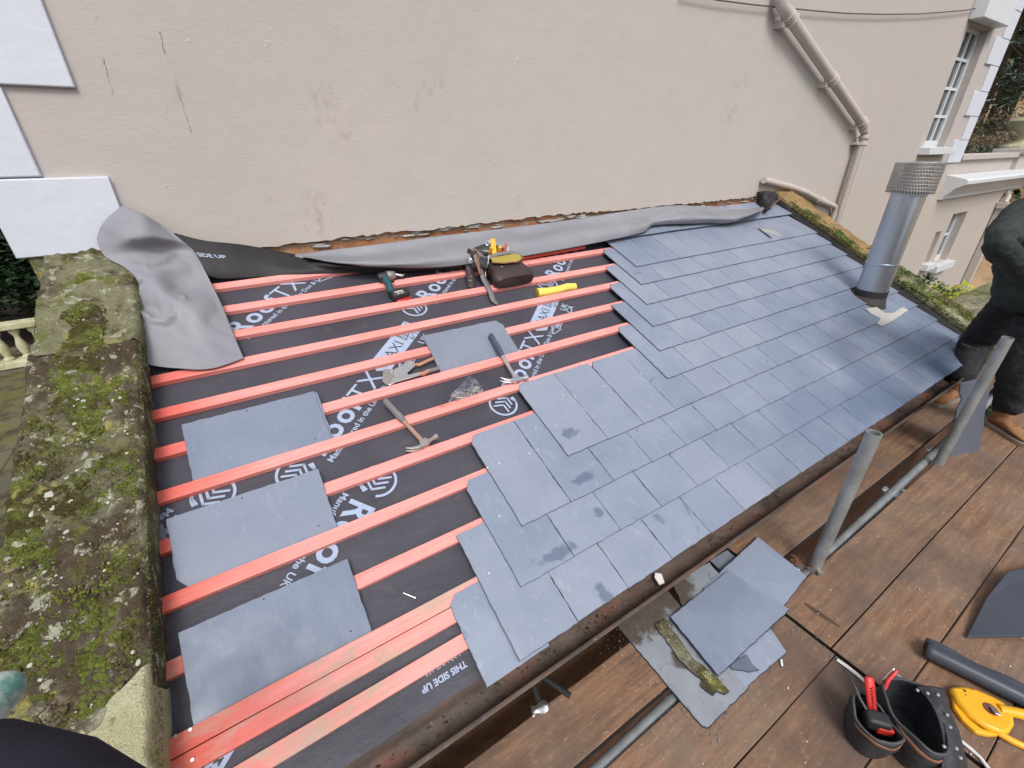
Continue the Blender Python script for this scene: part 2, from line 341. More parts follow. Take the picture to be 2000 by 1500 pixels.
def mk_ground(name, a, b, c3, sc=2):
    m = NM(name, .95, spec=.1); c = m.mix(m.ramp(m.noise(sc, 6, .65), [(.35, 0), (.65, 1)]), a, b); c = m.mix(m.ramp(m.noise(sc*3, 6, .7), [(.5, 0), (.65, .8)]), c, c3); m.col(c)
    m.bump(m.noise(sc*6, 6, .7), .8, .05); return m.m
def mk_paving():
    m = NM('mossy_paving', .85, spec=.25)
    b = m.n.new('ShaderNodeTexBrick'); b.inputs['Scale'].default_value = 1; b.inputs['Brick Width'].default_value = 1.1; b.inputs['Row Height'].default_value = .7; b.inputs['Mortar Size'].default_value = .02
    b.inputs['Color1'].default_value = (.095, .088, .06, 1); b.inputs['Color2'].default_value = (.14, .125, .085, 1); b.inputs['Mortar'].default_value = (.06, .055, .035, 1); m.L(m.co, b.inputs['Vector'])
    c = m.mix(m.ramp(m.noise(1.3, 6, .7), [(.42, 0), (.58, .9)]), b.outputs['Color'], (.13, .13, .03)); c = m.mix(m.ramp(m.noise(2.5, 6, .72), [(.48, 0), (.62, .9)]), c, (.055, .04, .028)); m.col(c)
    m.bump(m.noise(10, 5), .5, .03); return m.m
def mk_plastic_clear():
    m = NM('clear_polythene', .14, 0, .7); m.col((.8, .84, .9)); m.bump(m.noise(16, 5, .6, dist=1.5), 1.0, .03)
    tr = m.n.new('ShaderNodeBsdfTransparent'); tr.inputs[0].default_value = (.93, .94, .96, 1); mx = m.n.new('ShaderNodeMixShader'); out = m.n['Material Output']
    f = m.ramp(m.noise(22, 5, .7, dist=1), [(.45, .04), (.68, .42)]); m.L(f, mx.inputs[0]); m.L(tr.outputs[0], mx.inputs[1]); m.L(m.b.outputs[0], mx.inputs[2]); m.L(mx.outputs[0], out.inputs['Surface']); return m.m
M = dict(
 slateblue=mk_slate('dark_blue_slate', .58, True, 1.16), slatemid=mk_slate('blue_grey_slate', .74, True, 1.10),  # first one is a darker, bluer tone for the nearest loose slate
 slate9=mk_slate('clean_slate', .98, False),
 crack=simple('grimy_crack', (.22, .17, .12), .9, 0, .5, 60), dirtyslate=mk_dirty(), mosscush=mk_cushion(),
 boardedge=simple('dark_board_edge', (.016, .011, .008), .8, 0, .4, 20),  # side faces of the boards, coloured darker than their tops
 slateedge=simple('slate_edge', (.022, .030, .050), .6, 0, .2, 30),
 wall=mk_wall(), slate=mk_slate(), slateloose=mk_slate('loose_slate', .80), beigeslate=mk_slate('pale_old_slate', 1.12), batten=mk_batten(), underlay=mk_underlay(), board=mk_board(), brick=mk_brick(), galv=mk_galv(), glass=mk_glass(), gutter=mk_gutter(),
 oldslate=mk_slate('old_slate', .55), sheetgrey=mk_fabric('grey_membrane_underside', (.215, .218, .245), (.27, .272, .295), .55, 3, .12, .012), black=mk_fabric('black_membrane_top', (.018, .017, .019), (.034, .032, .035), .6, 4),
 white=simple('white_masonry_paint', (.585, .62, .69), .6, 0, .03, 3, .35, .01), trim=simple('white_gloss_paint', (.62, .645, .67), .4, 0, .05, 5), pipe=simple('beige_painted_pipe', (.49, .44, .40), .5, 0, .08, 9, .3, .003),
 print_=simple('pale_blue_print', (.34, .41, .55), .6, 0, .18, 25), printdark=simple('reversed_print', (.05, .048, .052), .6), mossy=mk_coping('mossy_stone', 'mossy'), mossdark=mk_coping('moss_darkened_stone', 'dark'), bare=mk_coping('pale_lichened_stone', 'bare'), tanstone=mk_coping('tan_stone', 'tan'),
 moss=mk_leaf('moss_green', (.045, .062, .014), (.13, .17, .03), (.16, .14, .035)), lichen=simple('white_lichen', (.40, .41, .33), .9, 0, .35, 40), deadmoss=mk_leaf('dead_moss', (.04, .026, .016), (.11, .075, .04)),
 steel=mk_metal('brushed_stainless', (.52, .58, .66), .34, .92, 5, .06, stretch=(3, 3, .15)), bright=mk_metal('bright_steel', (.72, .73, .74), .28, .9), worn=mk_metal('worn_steel', (.40, .37, .34), .45, .7), rubber=simple('black_rubber', (.022, .022, .024), .55), teal=simple('teal_plastic', (.02, .085, .10), .45), redp=simple('red_plastic', (.62, .035, .03), .4),
 yellow=simple('yellow_plastic', (.80, .40, .015), .38, 0, .1, 8), paleyellow=simple('pale_yellow_rubber', (.80, .64, .12), .55, 0, .12, 14), oliveyellow=simple('worn_yellow_hide', (.34, .27, .05), .7, 0, .25, 25), leather=simple('dark_brown_leather', (.042, .026, .026), .55, 0, .3, 14, .5, .004), nylon=simple('black_nylon', (.030, .032, .037), .6, 0, .6, 22, .8, .005), tan=simple('tan_webbing', (.22, .105, .06), .7),
 blueh=simple('navy_grip', (.055, .075, .12), .5), wood=simple('worn_hickory', (.33, .215, .165), .6, 0, .2, 18), greyh=simple('grey_worn_handle', (.17, .16, .165), .6, 0, .2, 30), orangeg=simple('faded_orange_grip', (.42, .20, .13), .6, 0, .25, 20), greyplast=simple('dark_grey_plastic', (.045, .053, .07), .3, 0, .15, 6),
 cement=simple('pale_cement', (.46, .44, .41), .9, 0, .15, 20, .6, .01), lead=mk_metal('flaked_lead', (.42, .42, .42), .5, .3), cable=simple('grey_cable', (.10, .10, .10), .6), whitec=simple('white_chip', (.72, .70, .66), .7), darkgap=simple('dark_timber', (.02, .015, .012), .9),
 jacket=mk_fabric('dark_green_jacket', (.020, .027, .025), (.042, .052, .048), .85, 12, .8, .03), trouser=mk_fabric('black_work_trousers', (.012, .013, .015), (.032, .034, .037), .85, 14, .6, .03), boot=simple('tan_suede', (.27, .135, .055), .85, 0, .3, 16, .5, .004), sole=simple('pale_sole', (.25, .21, .17), .8), navy=mk_fabric('navy_sleeve', (.010, .009, .016), (.018, .017, .026), .9, 6, .5, .02, 900), skin=simple('skin', (.45, .26, .19), .6),
 bark=mk_ground('bark', (.05, .035, .025), (.09, .065, .045), (.03, .03, .02), 5), soil=mk_ground('leaf_litter', (.025, .018, .012), (.06, .036, .022), (.02, .026, .010), 1.2), bank=mk_ground('brown_bank', (.34, .22, .13), (.48, .33, .20), (.22, .18, .09), .6), paving=mk_paving(), balus=mk_coping('weathered_balustrade', 'bare'),
 leafdark=mk_leaf('laurel_leaves', (.012, .03, .016), (.04, .085, .035)), leafcedar=mk_leaf('cedar_needles', (.085, .135, .11), (.19, .26, .21), (.15, .20, .17)), leafolive=mk_leaf('olive_leaves', (.09, .095, .02), (.19, .17, .05)), leaflime=mk_leaf('lime_leaves', (.20, .26, .02), (.46, .44, .04), (.09, .18, .03)), twig=mk_leaf('brown_twigs', (.10, .085, .05), (.27, .20, .12)),
)
# darker brick copy with the shade below eaves and deck painted in
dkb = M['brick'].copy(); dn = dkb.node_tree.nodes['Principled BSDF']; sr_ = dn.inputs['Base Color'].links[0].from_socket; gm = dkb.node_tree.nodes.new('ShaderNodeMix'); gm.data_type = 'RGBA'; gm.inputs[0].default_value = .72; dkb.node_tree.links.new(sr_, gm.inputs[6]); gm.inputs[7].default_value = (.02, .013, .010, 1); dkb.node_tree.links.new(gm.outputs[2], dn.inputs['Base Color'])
# ------------------------------------------------------------------ ground
def wavy(x0, x1, y0, y1, n, z, amp, sc, seed=0):
    rows = []
    for j in range(n+1):
        y = y0+(y1-y0)*j/n; rows.append([Vector((x0+(x1-x0)*i/n, y, z+amp*noise.noise(Vector(((x0+(x1-x0)*i/n)*sc, y*sc, seed))))) for i in range(n+1)])
    return rows
g = MB().grid(wavy(-150, 250, -150, 250, 80, -3.35, .05, .3)).build('ground', M['soil']); tag(g, 'brown leaf litter ground around the house', kind='structure')  # soil colour lowered all over to carry the shade under the deck
g = MB().box((-2.4, 4.6, -3.31), (5.1, 13, .08)).build('terrace_paving', M['paving']); tag(g, 'mossy paving of the terrace left of the stone coping', kind='structure')
rows = [[Vector((x, y, -3.3+max(0, (x-19))*.26+.3*noise.noise(Vector((x*.3, y*.3, 2))))) for x in np.linspace(19, 60, 24)] for y in np.linspace(-40, 60, 40)]
g = MB().grid(rows).build('bank', M['bank']); tag(g, 'brown grassy bank rising behind the trees', kind='structure')
# ------------------------------------------------------------------ house
house = thing('house', 'large cream rendered house with white quoins rising behind the lean-to roof', 'house', Matrix.Translation((0, 0, 0)))
XC0, XC1, XE = .39, 12.0, 16.2
edge = []                                                # broken lower edge of the render above the roof
xx = XC0+.03
ZE = sorted([(Wp(x, y).x, Wp(x, y).z) for x, y in ((490,487),(600,472),(670,463),(803,451),(950,435),(1090,419),(1175,413),(1350,397),(1480,383))]+[(.4, .16), (.8, .15), (6.5, .13)])
def zedge(x): return np.interp(x, [p[0] for p in ZE], [p[1] for p in ZE])
while xx < 6.5:
    edge.append((xx, zedge(xx)+random.uniform(-.008, .006)+.010*noise.noise(Vector((xx*6, 3, 0))))); xx += random.uniform(.012, .05)
wx0, wx1, wz0, wz1 = 10.3, 11.12, .56, 2.02               # upper window opening
ax0, ax1, az0, az1 = 12.95, 13.7, -1.5, -.56             # lower window
bx0, bx1, bz0, bz1 = 12.42, 12.68, -1.42, -.84           # narrow slit
wall = MB()
def face(poly, y0=0.0, y1=.028):                          # a slab of render with its front at y0
    vs = [(x, y0, z) for x, z in poly]+[(x, y1, z) for x, z in poly]; n = len(poly)
    wall.add(vs, [tuple(range(n)), tuple(range(2*n-1, n-1, -1))]+[(i, n+i, n+(i+1)%n, (i+1)%n) for i in range(n)])
ZT = 3.6
face([(XC0, ZT)]+[(XC0, edge[0][1])]+edge+[(6.5, .13), (6.5, ZT)])
T_ = .24
wall.bbox((6.5, 0, -3.35), (wx0, T_, ZT)); wall.bbox((wx0, 0, -3.35), (wx1, T_, wz0)); wall.bbox((wx0, 0, wz1), (wx1, T_, ZT)); wall.bbox((wx1, 0, -3.35), (XC1, T_, ZT))
wall.bbox((XC1, .28, .3), (XC1-.25, 6, ZT))
zp = .36
wall.bbox((XC1, .01, -3.35), (bx0, T_, zp)); wall.bbox((bx0, .01, -3.35), (bx1, T_, bz0)); wall.bbox((bx0, .01, bz1), (bx1, T_, zp)); wall.bbox((bx1, .01, -3.35), (ax0, T_, zp))
wall.bbox((ax0, .01, -3.35), (ax1, T_, az0)); wall.bbox((ax0, .01, az1), (ax1, T_, zp)); wall.bbox((ax1, .01, -3.35), (XE, T_, zp)); wall.bbox((XE-.24, .25, -3.35), (XE, 5, zp))
wall.bbox((15.2, -.06, .0), (16.25, .3, .42))
o = wall.build('wall', M['wall'], house)
MB().bbox((XC0+.02, .030, -3.35), (6.5, .26, 3.4)).build('brick_core', M['brick'], house)
MB().bbox((XC0, .26, -3.35), (XC0+.2, 6, 3.4)).build('return_wall', M['wall'], house)
# quoins at the left corner
def quoin(x0, x1, z0, z1, p=.022, corner=True):
    b = MB(); n = 8
    b.bbox((x0, -p, z0), (x1, .02, z1)); o = b.build('quoin', M['white'], house, bevel=.006)
    return o
quoin(XC0-.025, .812, .822, 1.42); quoin(XC0-.025, .575, .482, .815, .020); quoin(XC0-.025, .803, .150, .476, .026); quoin(XC0-.025, .575, 1.43, 1.9, .020)
# quoins at the right corner
zq = .33; k = 0
while zq < 3.4:
    h_ = .33; quoin(11.42 if k % 2 == 0 else 11.66, XC1+.02, zq, zq+h_-.006, .024); zq += h_; k += 1
MB().bbox((XC0+.008, -.010, -.8), (XC0+.12, .029, .145)).build('base_stone', M['mossy'], house, bevel=.006)
# windows
def sash(x0, x1, z0, z1, y, cols, rws, meet=None):
    b = MB(); t = .045
    b.bbox((x0, y-.03, z0), (x0+t, y+.03, z1)); b.bbox((x1-t, y-.03, z0), (x1, y+.03, z1)); b.bbox((x0+t, y-.03, z1-t), (x1-t, y+.03, z1)); b.bbox((x0+t, y-.035, z0), (x1-t, y+.03, z0+t*2))
    wdo = b.build('window', M['trim'], house); gb = MB()
    for i in range(1, cols): xm = x0+(x1-x0)*i/cols; gb.bbox((xm-.022, y-.022, z0+t*2), (xm+.022, y+.022, z1-t))
    for j in range(1, rws): zm = z0+.06+(z1-z0-.06)*j/rws; gb.bbox((x0+t, y-.026, zm-.018), (x1-t, y+.018, zm+.018))
    gb.build('glazing_bar', M['trim'], wdo); MB().bbox((x0+t, y+.002, z0+t), (x1-t, y+.008, z1-t)).build('pane', M['glass'], wdo)
    return wdo
w1 = sash(wx0, wx1, wz0, wz1, .13, 3, 4)
MB().bbox((wx0-.12, -.14, wz0-.10), (wx1+.08, .09, wz0-.001)).build('sill', M['trim'], w1, bevel=.008)
MB().bbox((wx0-.1, -.16, wz1+.02), (wx1+.1, .0, wz1+.95)).build('blind_box', M['trim'], w1, bevel=.01)
w2 = sash(ax0, ax1, az0, az1, .16, 1, 2); MB().bbox((ax0-.1, -.12, az0-.14), (ax1+.08, .12, az0-.001)).build('sill', M['trim'], w2, bevel=.008)
b = MB().bbox((bx0-.06, -.10, bz0-.12), (bx1+.08, .12, bz0-.001)).build('sill', M['trim'], house, bevel=.008); MB().bbox((bx0, .12, bz0), (bx1, .2, bz1)).build('blocked_opening', M['wall'], house)
# parapet coping and cornice of the low wing
MB().bbox((XC1+.03, -.05, zp), (15.19, .32, zp+.09)).build('parapet_coping', M['wall'], house, bevel=.01)
MB().bbox((15.12, -.12, .42), (16.35, .38, .52)).build('pier_cap', M['wall'], house, bevel=.01)
prof = [(0, -.30), (-.05, -.30), (-.06, -.24), (-.10, -.22), (-.17, -.12), (-.27, -.06), (-.30, -.05), (-.30, .0), (-.26, .03), (0, .08)]
cb = MB(); L0 = [(11.75, y, z+.06) for y, z in prof]; L1 = [(16.5, y, z+.06) for y, z in prof]; cb.loft([L0, L1], True, True); cb.build('cornice', M['trim'], house, smooth=25)
# cracks: thin raised-edged slits of dirt sitting proud of the render
for a, b_ in (((200, 113), (223, 186)), ((345, 168), (374, 258)), ((312, 62), (322, 108))):
    cm = MB(); n = 14; P0, P1 = Wp(*a), Wp(*b_)
    pts = [P0.lerp(P1, i/n)+Vector((random.uniform(-.003, .003), -.0008, 0)) for i in range(n+1)]
    cm.tube(pts, [random.choice((.0003, .0007, .0015)) for _ in pts], 5); cm.build('crack', M['crack'], house)
# jagged scabs of old mortar on the exposed brick
sm = MB()
for i in range(70):
    x = random.uniform(1.0, 6.3); z = zedge(x)-random.uniform(.005, .05); r = random.uniform(.008, .035)
    poly = [(x+r*random.uniform(.6, 1.6)*math.cos(a)*1.6, z+r*.35*random.uniform(.5, 1)*math.sin(a)) for a in np.linspace(0, 2*math.pi, 9)[:-1]]
    sm.add([(p[0], .029, p[1]) for p in poly]+[(x+(p[0]-x)*.7, .012+random.uniform(0, .008), z+(p[1]-z)*.7) for p in poly], [tuple(range(8, 16))]+[(i_, (i_+1)%8, 8+(i_+1)%8, 8+i_) for i_ in range(8)])
tag(sm.build('mortar_remains', M['cement'], house), 'crumbling old mortar left on the exposed brick', kind='stuff')
# ------------------------------------------------------------------ urn on pier
urn = thing('stone_urn', 'pale stone urn base standing on the parapet pier at far right', 'urn', Matrix.Translation((15.75, .13, .52)))
MB().ring([(0, 0), (.3, 0), (.3, .05), (.24, .07), (.12, .16), (.09, .22), (.13, .28), (.28, .36), (.34, .5), (.3, .56), (0, .56)], 28).build('urn_body', M['bare'], urn)
# ------------------------------------------------------------------ downpipes
dp = thing('downpipe', 'thick beige painted downpipe running diagonally down the house wall above the flue', 'downpipe', Matrix.Translation(tuple(Wp(1690, 265))))
Dm = dp.matrix_world.inverted()
def Wq(px, py, y=-.09): p = Wp(px, py, y); return p
p0 = Wq(1528, 12); p1 = Wq(1688, 246)
MB().tube([p0+Vector((-.04, 0, .5)), p0+Vector((-.04, 0, .03)), p0], .049, 20, Dm).build('upper_section', M['pipe'], dp)
MB().tube([p0+Vector((-.04, 0, .06)), p0, p0.lerp(p1, .02), p0.lerp(p1, .98), p1, p1+Vector((.03, 0, -.05))], .049, 20, Dm).build('diagonal_section', M['pipe'], dp)
p2 = Wq(1690, 262); p3 = Vector((p2.x, p2.y, -3.3))
MB().tube([p1+Vector((.03, 0, -.03)), p2, p3], [.047, .047, .047], 20, Dm).build('lower_section', M['pipe'], dp)
for f in (.07, .53, .965):
    c = p0.lerp(p1, f); d = (p1-p0).normalized(); b = MB()
    for q in (-.04, 0, .04): b.tube([c+d*(q-.014), c+d*(q+.014)], .059 if q else .055, 20, Dm)
    b.box(c+Vector((-.05, .05, -.05)), (.05, .09, .05), Dm); b.build('collar', M['pipe'], dp, bevel=.004)
b = MB(); b.tube([p2+Vector((0, 0, -.02)), p2+Vector((0, 0, -.05))], .062, 20, Dm); b.tube([p2+Vector((0, 0, -.09)), p2+Vector((0, 0, -.12))], .058, 20, Dm); b.box(p2+Vector((0, .05, -.1)), (.2, .08, .03), Dm); b.build('collar', M['pipe'], dp, bevel=.004)
dp = thing('waste_pipe', 'thin cream pipe sloping down the wall beside the tan coping and bending down', 'pipe', Matrix.Translation(tuple(Wp(1495, 352))))
Dm = dp.matrix_world.inverted(); pts = [Wq(x, y, -.05) for x, y in ((1492, 352), (1545, 365), (1578, 378), (1600, 391), (1628, 402))]; e_ = pts[-1]
MB().tube(pts+[e_+Vector((.05, 0, -.02)), e_+Vector((.075, 0, -.08)), e_+Vector((.075, 0, -1.6))], .032, 14, Dm).build('pipe_run', M['pipe'], dp)
MB().tube([pts[3]-(pts[3]-pts[2])*.2, pts[3]+(pts[4]-pts[3])*.2], .042, 14, Dm).build('collar', M['pipe'], dp)
dp = thing('downpipe', 'square hoppered beige downpipe at the far corner of the low wing', 'downpipe', Matrix.Translation((15.5, -.08, -.5))); Dm = dp.matrix_world.inverted()
MB().bbox((15.43, -.14, -3.3), (15.57, 0, -.62), Dm).build('pipe_run', M['pipe'], dp, bevel=.01); MB().bbox((15.38, -.2, -.62), (15.62, 0, -.5), Dm).build('hopper', M['pipe'], dp, bevel=.01); MB().tube([(15.5, -.09, -.5), (15.55, -.09, -.4), (15.7, .0, -.3)], .05, 12, Dm).build('elbow', M['pipe'], dp)
pts = [Wp(x, y, -.035) for x, y in ((1330, -14), (1400, 0), (1470, 9), (1520, 14), (1580, 20), (1650, 26), (1720, 28), (1800, 27), (1885, 20), (1960, 6))]
o = MB().tube(pts, .006, 6).build('cable', M['cable']); tag(o, 'thin grey cable slung across the upper house wall over the downpipe', 'cable')
# ------------------------------------------------------------------ lean-to roof
roof = thing('lean_to_roof', 'half slated lean-to roof with red battens over black membrane', 'roof', MR.copy())
G = .195; T0 = .16
def sr(t): return 6.52-.15*t                              # right verge
def hsag(s, t): return -.004*abs(noise.noise(Vector((s*2.2, t*1.4, 0))))-.003*abs(noise.noise(Vector((s*.8+9, t*5, 2))))
rows = [[(s, -t, hsag(s, t)) for s in np.linspace(.66, 6.6, 180)] for t in np.linspace(-.02, 2.395, 90)]
o = MB().grid(rows).build('membrane', M['underlay'], roof); tag(o, 'laid black roofing membrane with pale printing')
MB().bbox((.66, .02, -.05), (6.6, -2.38, -.02)).build('roof_deck', M['darkgap'], roof)
MB().bbox((.66, -2.36, -.20), (6.6, -2.385, -.006)).build('fascia', M['darkgap'], roof)
# battens
tb = [T0+G*k for k in range(11)]+[2.163, 2.253]
for i, t in enumerate(tb):
    w_ = .050
    n = 60; b = MB(); loops = []
    jx = random.uniform(2.2, 3.4)
    for k in range(n+1):
        s = .70+(6.45-.15*t-.70)*k/n; a = .0012*noise.noise(Vector((s*1.5, t*9, 5))); c = .0012*noise.noise(Vector((s*3, t*9, 8)))
        hh = .025 if i != 11 else .023
        loops.append([(s, -(t+a), .0005), (s, -(t+w_+c), .0005), (s, -(t+w_+c), hh), (s, -(t+a), hh)])
    if i == 10: loops = [[(p[0], p[1], p[2]) for p in l] for l in loops]
    b.loft(loops, True, True); b.build('batten', M['batten'], roof, bevel=.0012)
b = MB(); b.bbox((2.62, -.262, .0265), (3.50, -.300, .049)); 
off = MB(); off.box((0, 0, 0), (.92, .042, .022)); o = off.build('batten_offcut', M['batten'], None, bevel=.001)
o.matrix_world = rframe(3.06, .325, .037, 2.0); tag(o, 'short red batten offcut lying on the second batten right of the tool belt', 'batten offcut')
# nail heads on the battens
for (px, py) in ((343, 1438), (372, 1425), (376, 1484)):
    s, t = Rp(px, py, .025); MB().ring([(0, .0015), (.0045, .0015), (.005, 0)], 12, None, (s, -t, .0262)).build('nail_head', M['bright'], roof)
# slates
def slate_mesh(name, wd=.2475, ln=.48, th=.0095, clip=None, mat=None, rough=.0016, seed=0, notch=None):
    rd = random.Random(seed); pts = []
    x0, x1, y0, y1 = -wd/2, wd/2, 0, ln                  # y0 = tail, y1 = head
    cs = clip or []
    corners = []
    def cl(name, p, q, r_): 
        return [q, r_] if name in cs else [p]
    c = .03
    corners += [(x0, y0)] if 'tl' not in cs else [(x0, y0+c*1.4), (x0+c, y0)]
    corners += [(x1, y0)] if 'tr' not in cs else [(x1-c, y0), (x1, y0+c*1.4)]
    corners += [(x1, y1)] if 'hr' not in cs else [(x1, y1-c*1.4), (x1-c, y1)]
    corners += [(x0, y1)] if 'hl' not in cs else [(x0+c, y1), (x0, y1-c*1.4)]
    n = len(corners)
    for i in range(n):
        a, b = Vector(corners[i]), Vector(corners[(i+1)%n]); L = (b-a).length; m = max(1, int(L/.02)); nn = Vector((-(b-a).y, (b-a).x)).normalized()
        for k in range(m):
            pts.append(a.lerp(b, k/m)+(nn*rd.uniform(-rough, rough) if k else Vector((0, 0))))
    m = len(pts)
    low = [(p.x, p.y, 0) for p in pts]; mid = [(p.x, p.y, th*.55+rd.uniform(-.0008, .0008)) for p in pts]
    cx, cy = 0, ln/2
    top = [(p.x+(cx-p.x)*.008, p.y+(cy-p.y)*.006, th) for p in pts]
    b = MB(); b.loft([low, mid, top], True, True)
    me = bpy.data.meshes.new(name); me.from_pydata([tuple(p) for p in b.v], [], b.f); me.materials.append(mat or M['slate']); me.materials.append(M['slateedge']); me.update()
    for i, p in enumerate(me.polygons): p.material_index = 1 if i < m else 0
    return me
var = [slate_mesh('slate', seed=i, clip=[[], [], ['hl'], [], ['hr'], []][i]) for i in range(6)]
XT = .0238
placed = []
def lay(s0, s1, tail, ln=.48, h0=.0272):
    placed.append((s0, s1, tail, ln, h0))
S0 = 1.6355
starts = {0: 1.6355, 1: 1.7605, 2: 1.8855, 3: 2.2605, 4: 3.1355, 5: 3.2605, 6: 3.3855, 7: 3.5105, 8: 3.6355, 9: 3.7605}
for k in range(10):
    t = 2.42-G*k; s = starts[k]
    while s < sr(t)-.03:
        e = min(s+.25, sr(t)-.004)
        if 0 < sr(t)-(s+.25) < .06: e = sr(t)-.004
        lay(s, e, t); s = e if e > s+.26 else s+.25
s = 3.66
while s < sr(.3)-.05: e = min(s+.25, sr(.3)-.004); lay(s, e, .305, .31, .040); s += .25
s = 1.5105
while s < sr(2.4)-.05: e = min(s+.25, sr(2.42)-.004); lay(s, e, 2.432 if s < 1.6 else 2.414, .30, .0262); s += .25
FX, FY = Rp(1697, 586, .045)                             # the flue stands here
placed.sort(key=lambda q: math.hypot(q[0]-1.16, q[2]-2.6, ))
stuff = MB(); cnt = 0; edges_f = []
for (a, e, t, ln, h0) in placed:
    wd = e-a-.0030; mid = (a+e)/2; full = abs(ln-.48) < .01 and wd > .24
    dz = XT*(ln/.48); 
    if abs(ln-.30) < .001: tl = math.asin(.006/.3); tail_h = h0+.002
    else: tl = math.asin(min(.5, XT/.48)); tail_h = h0+XT*(ln/.48)+(random.uniform(-.0004, .0004))
    sx = wd/.2475; sy = ln/.48
    Mx = Matrix.Translation((mid, -t+random.uniform(-.0016, .0016), tail_h)) @ Matrix.Rotation(R(random.uniform(-.22, .22)), 4, 'Z') @ Matrix.Rotation(-tl, 4, 'X') @ Matrix.Rotation(R(random.uniform(-.12, .12)), 4, 'Y') @ Matrix.Diagonal((sx, sy, 1, 1))
    vi = random.randrange(6)
    if abs(a-1.5105) < .001: me = slate_mesh('slate', seed=99, clip=['hl'])
    elif any(abs(a-v) < .001 and abs(t-(2.42-G*k)) < .001 for k, v in starts.items()) and full: me = var[2] if random.random() < .6 else var[1]
    else: me = var[vi]
    # cut away where the flue passes through
    near_flue = abs(mid-FX) < .24 and (t-ln-.12 < FY < t+.12)
    if cnt < 99:
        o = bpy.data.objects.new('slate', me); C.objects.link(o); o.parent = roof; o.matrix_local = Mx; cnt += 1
    else:
        edges_f += [len(stuff.f)+i for i, p in enumerate(me.polygons) if p.material_index == 1]
        stuff.add([v.co[:] for v in me.vertices], [tuple(p.vertices) for p in me.polygons], Mx)
def wet(mat):  # wet patches, then a broad painted tone standing in for reflections
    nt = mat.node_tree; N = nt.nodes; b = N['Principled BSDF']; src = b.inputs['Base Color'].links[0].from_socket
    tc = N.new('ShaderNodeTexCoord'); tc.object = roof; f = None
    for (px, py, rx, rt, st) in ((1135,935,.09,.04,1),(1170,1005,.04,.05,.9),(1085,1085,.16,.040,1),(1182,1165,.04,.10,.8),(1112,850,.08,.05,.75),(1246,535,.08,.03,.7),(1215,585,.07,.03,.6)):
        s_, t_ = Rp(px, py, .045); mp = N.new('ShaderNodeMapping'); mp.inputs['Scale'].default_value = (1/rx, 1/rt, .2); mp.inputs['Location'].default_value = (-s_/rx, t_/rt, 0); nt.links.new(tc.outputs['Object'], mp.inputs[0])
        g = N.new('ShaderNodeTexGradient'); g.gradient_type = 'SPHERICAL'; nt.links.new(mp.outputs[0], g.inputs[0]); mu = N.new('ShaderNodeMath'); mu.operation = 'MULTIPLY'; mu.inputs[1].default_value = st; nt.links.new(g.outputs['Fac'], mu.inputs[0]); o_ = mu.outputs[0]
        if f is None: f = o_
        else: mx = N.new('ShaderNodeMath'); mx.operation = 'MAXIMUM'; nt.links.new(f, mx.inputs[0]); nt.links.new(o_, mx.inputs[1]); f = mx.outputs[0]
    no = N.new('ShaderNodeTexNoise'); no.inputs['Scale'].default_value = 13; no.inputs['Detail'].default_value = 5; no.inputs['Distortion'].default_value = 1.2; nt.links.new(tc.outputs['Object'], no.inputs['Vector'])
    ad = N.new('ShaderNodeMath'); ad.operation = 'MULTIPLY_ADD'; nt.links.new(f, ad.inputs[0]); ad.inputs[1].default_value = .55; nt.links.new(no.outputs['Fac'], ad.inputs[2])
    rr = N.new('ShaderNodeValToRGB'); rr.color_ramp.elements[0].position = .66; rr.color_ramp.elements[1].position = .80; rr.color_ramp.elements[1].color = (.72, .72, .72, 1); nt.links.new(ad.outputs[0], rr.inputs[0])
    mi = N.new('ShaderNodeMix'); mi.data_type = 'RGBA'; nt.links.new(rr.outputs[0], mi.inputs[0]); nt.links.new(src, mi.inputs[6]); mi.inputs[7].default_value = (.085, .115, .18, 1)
    sp_ = N.new('ShaderNodeSeparateXYZ'); nt.links.new(tc.outputs['Object'], sp_.inputs[0])       # broad bluish darkening painted in place of the slates' angled reflection
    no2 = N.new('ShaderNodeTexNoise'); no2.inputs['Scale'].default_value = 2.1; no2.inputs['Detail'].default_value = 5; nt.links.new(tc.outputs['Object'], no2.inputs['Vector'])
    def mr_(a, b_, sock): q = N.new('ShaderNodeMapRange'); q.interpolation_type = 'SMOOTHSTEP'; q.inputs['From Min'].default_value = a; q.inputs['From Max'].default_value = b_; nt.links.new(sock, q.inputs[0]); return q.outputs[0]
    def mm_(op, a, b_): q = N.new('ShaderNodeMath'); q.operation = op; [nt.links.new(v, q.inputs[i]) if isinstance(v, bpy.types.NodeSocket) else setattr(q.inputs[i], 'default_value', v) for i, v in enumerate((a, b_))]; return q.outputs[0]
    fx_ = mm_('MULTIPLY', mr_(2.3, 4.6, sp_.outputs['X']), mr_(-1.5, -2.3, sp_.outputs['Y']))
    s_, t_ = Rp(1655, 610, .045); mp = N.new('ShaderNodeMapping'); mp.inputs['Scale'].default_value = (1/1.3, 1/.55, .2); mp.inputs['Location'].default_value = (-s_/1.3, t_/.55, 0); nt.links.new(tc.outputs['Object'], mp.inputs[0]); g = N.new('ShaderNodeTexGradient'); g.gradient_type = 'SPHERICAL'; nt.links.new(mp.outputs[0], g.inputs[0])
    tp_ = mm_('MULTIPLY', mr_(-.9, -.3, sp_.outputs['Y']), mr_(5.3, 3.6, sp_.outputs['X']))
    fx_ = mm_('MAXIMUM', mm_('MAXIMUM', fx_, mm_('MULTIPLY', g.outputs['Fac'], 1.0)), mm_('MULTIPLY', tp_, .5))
    fx_ = mm_('MULTIPLY', fx_, mr_(.25, .6, no2.outputs['Fac'])); fx_ = mm_('MULTIPLY', fx_, .88)
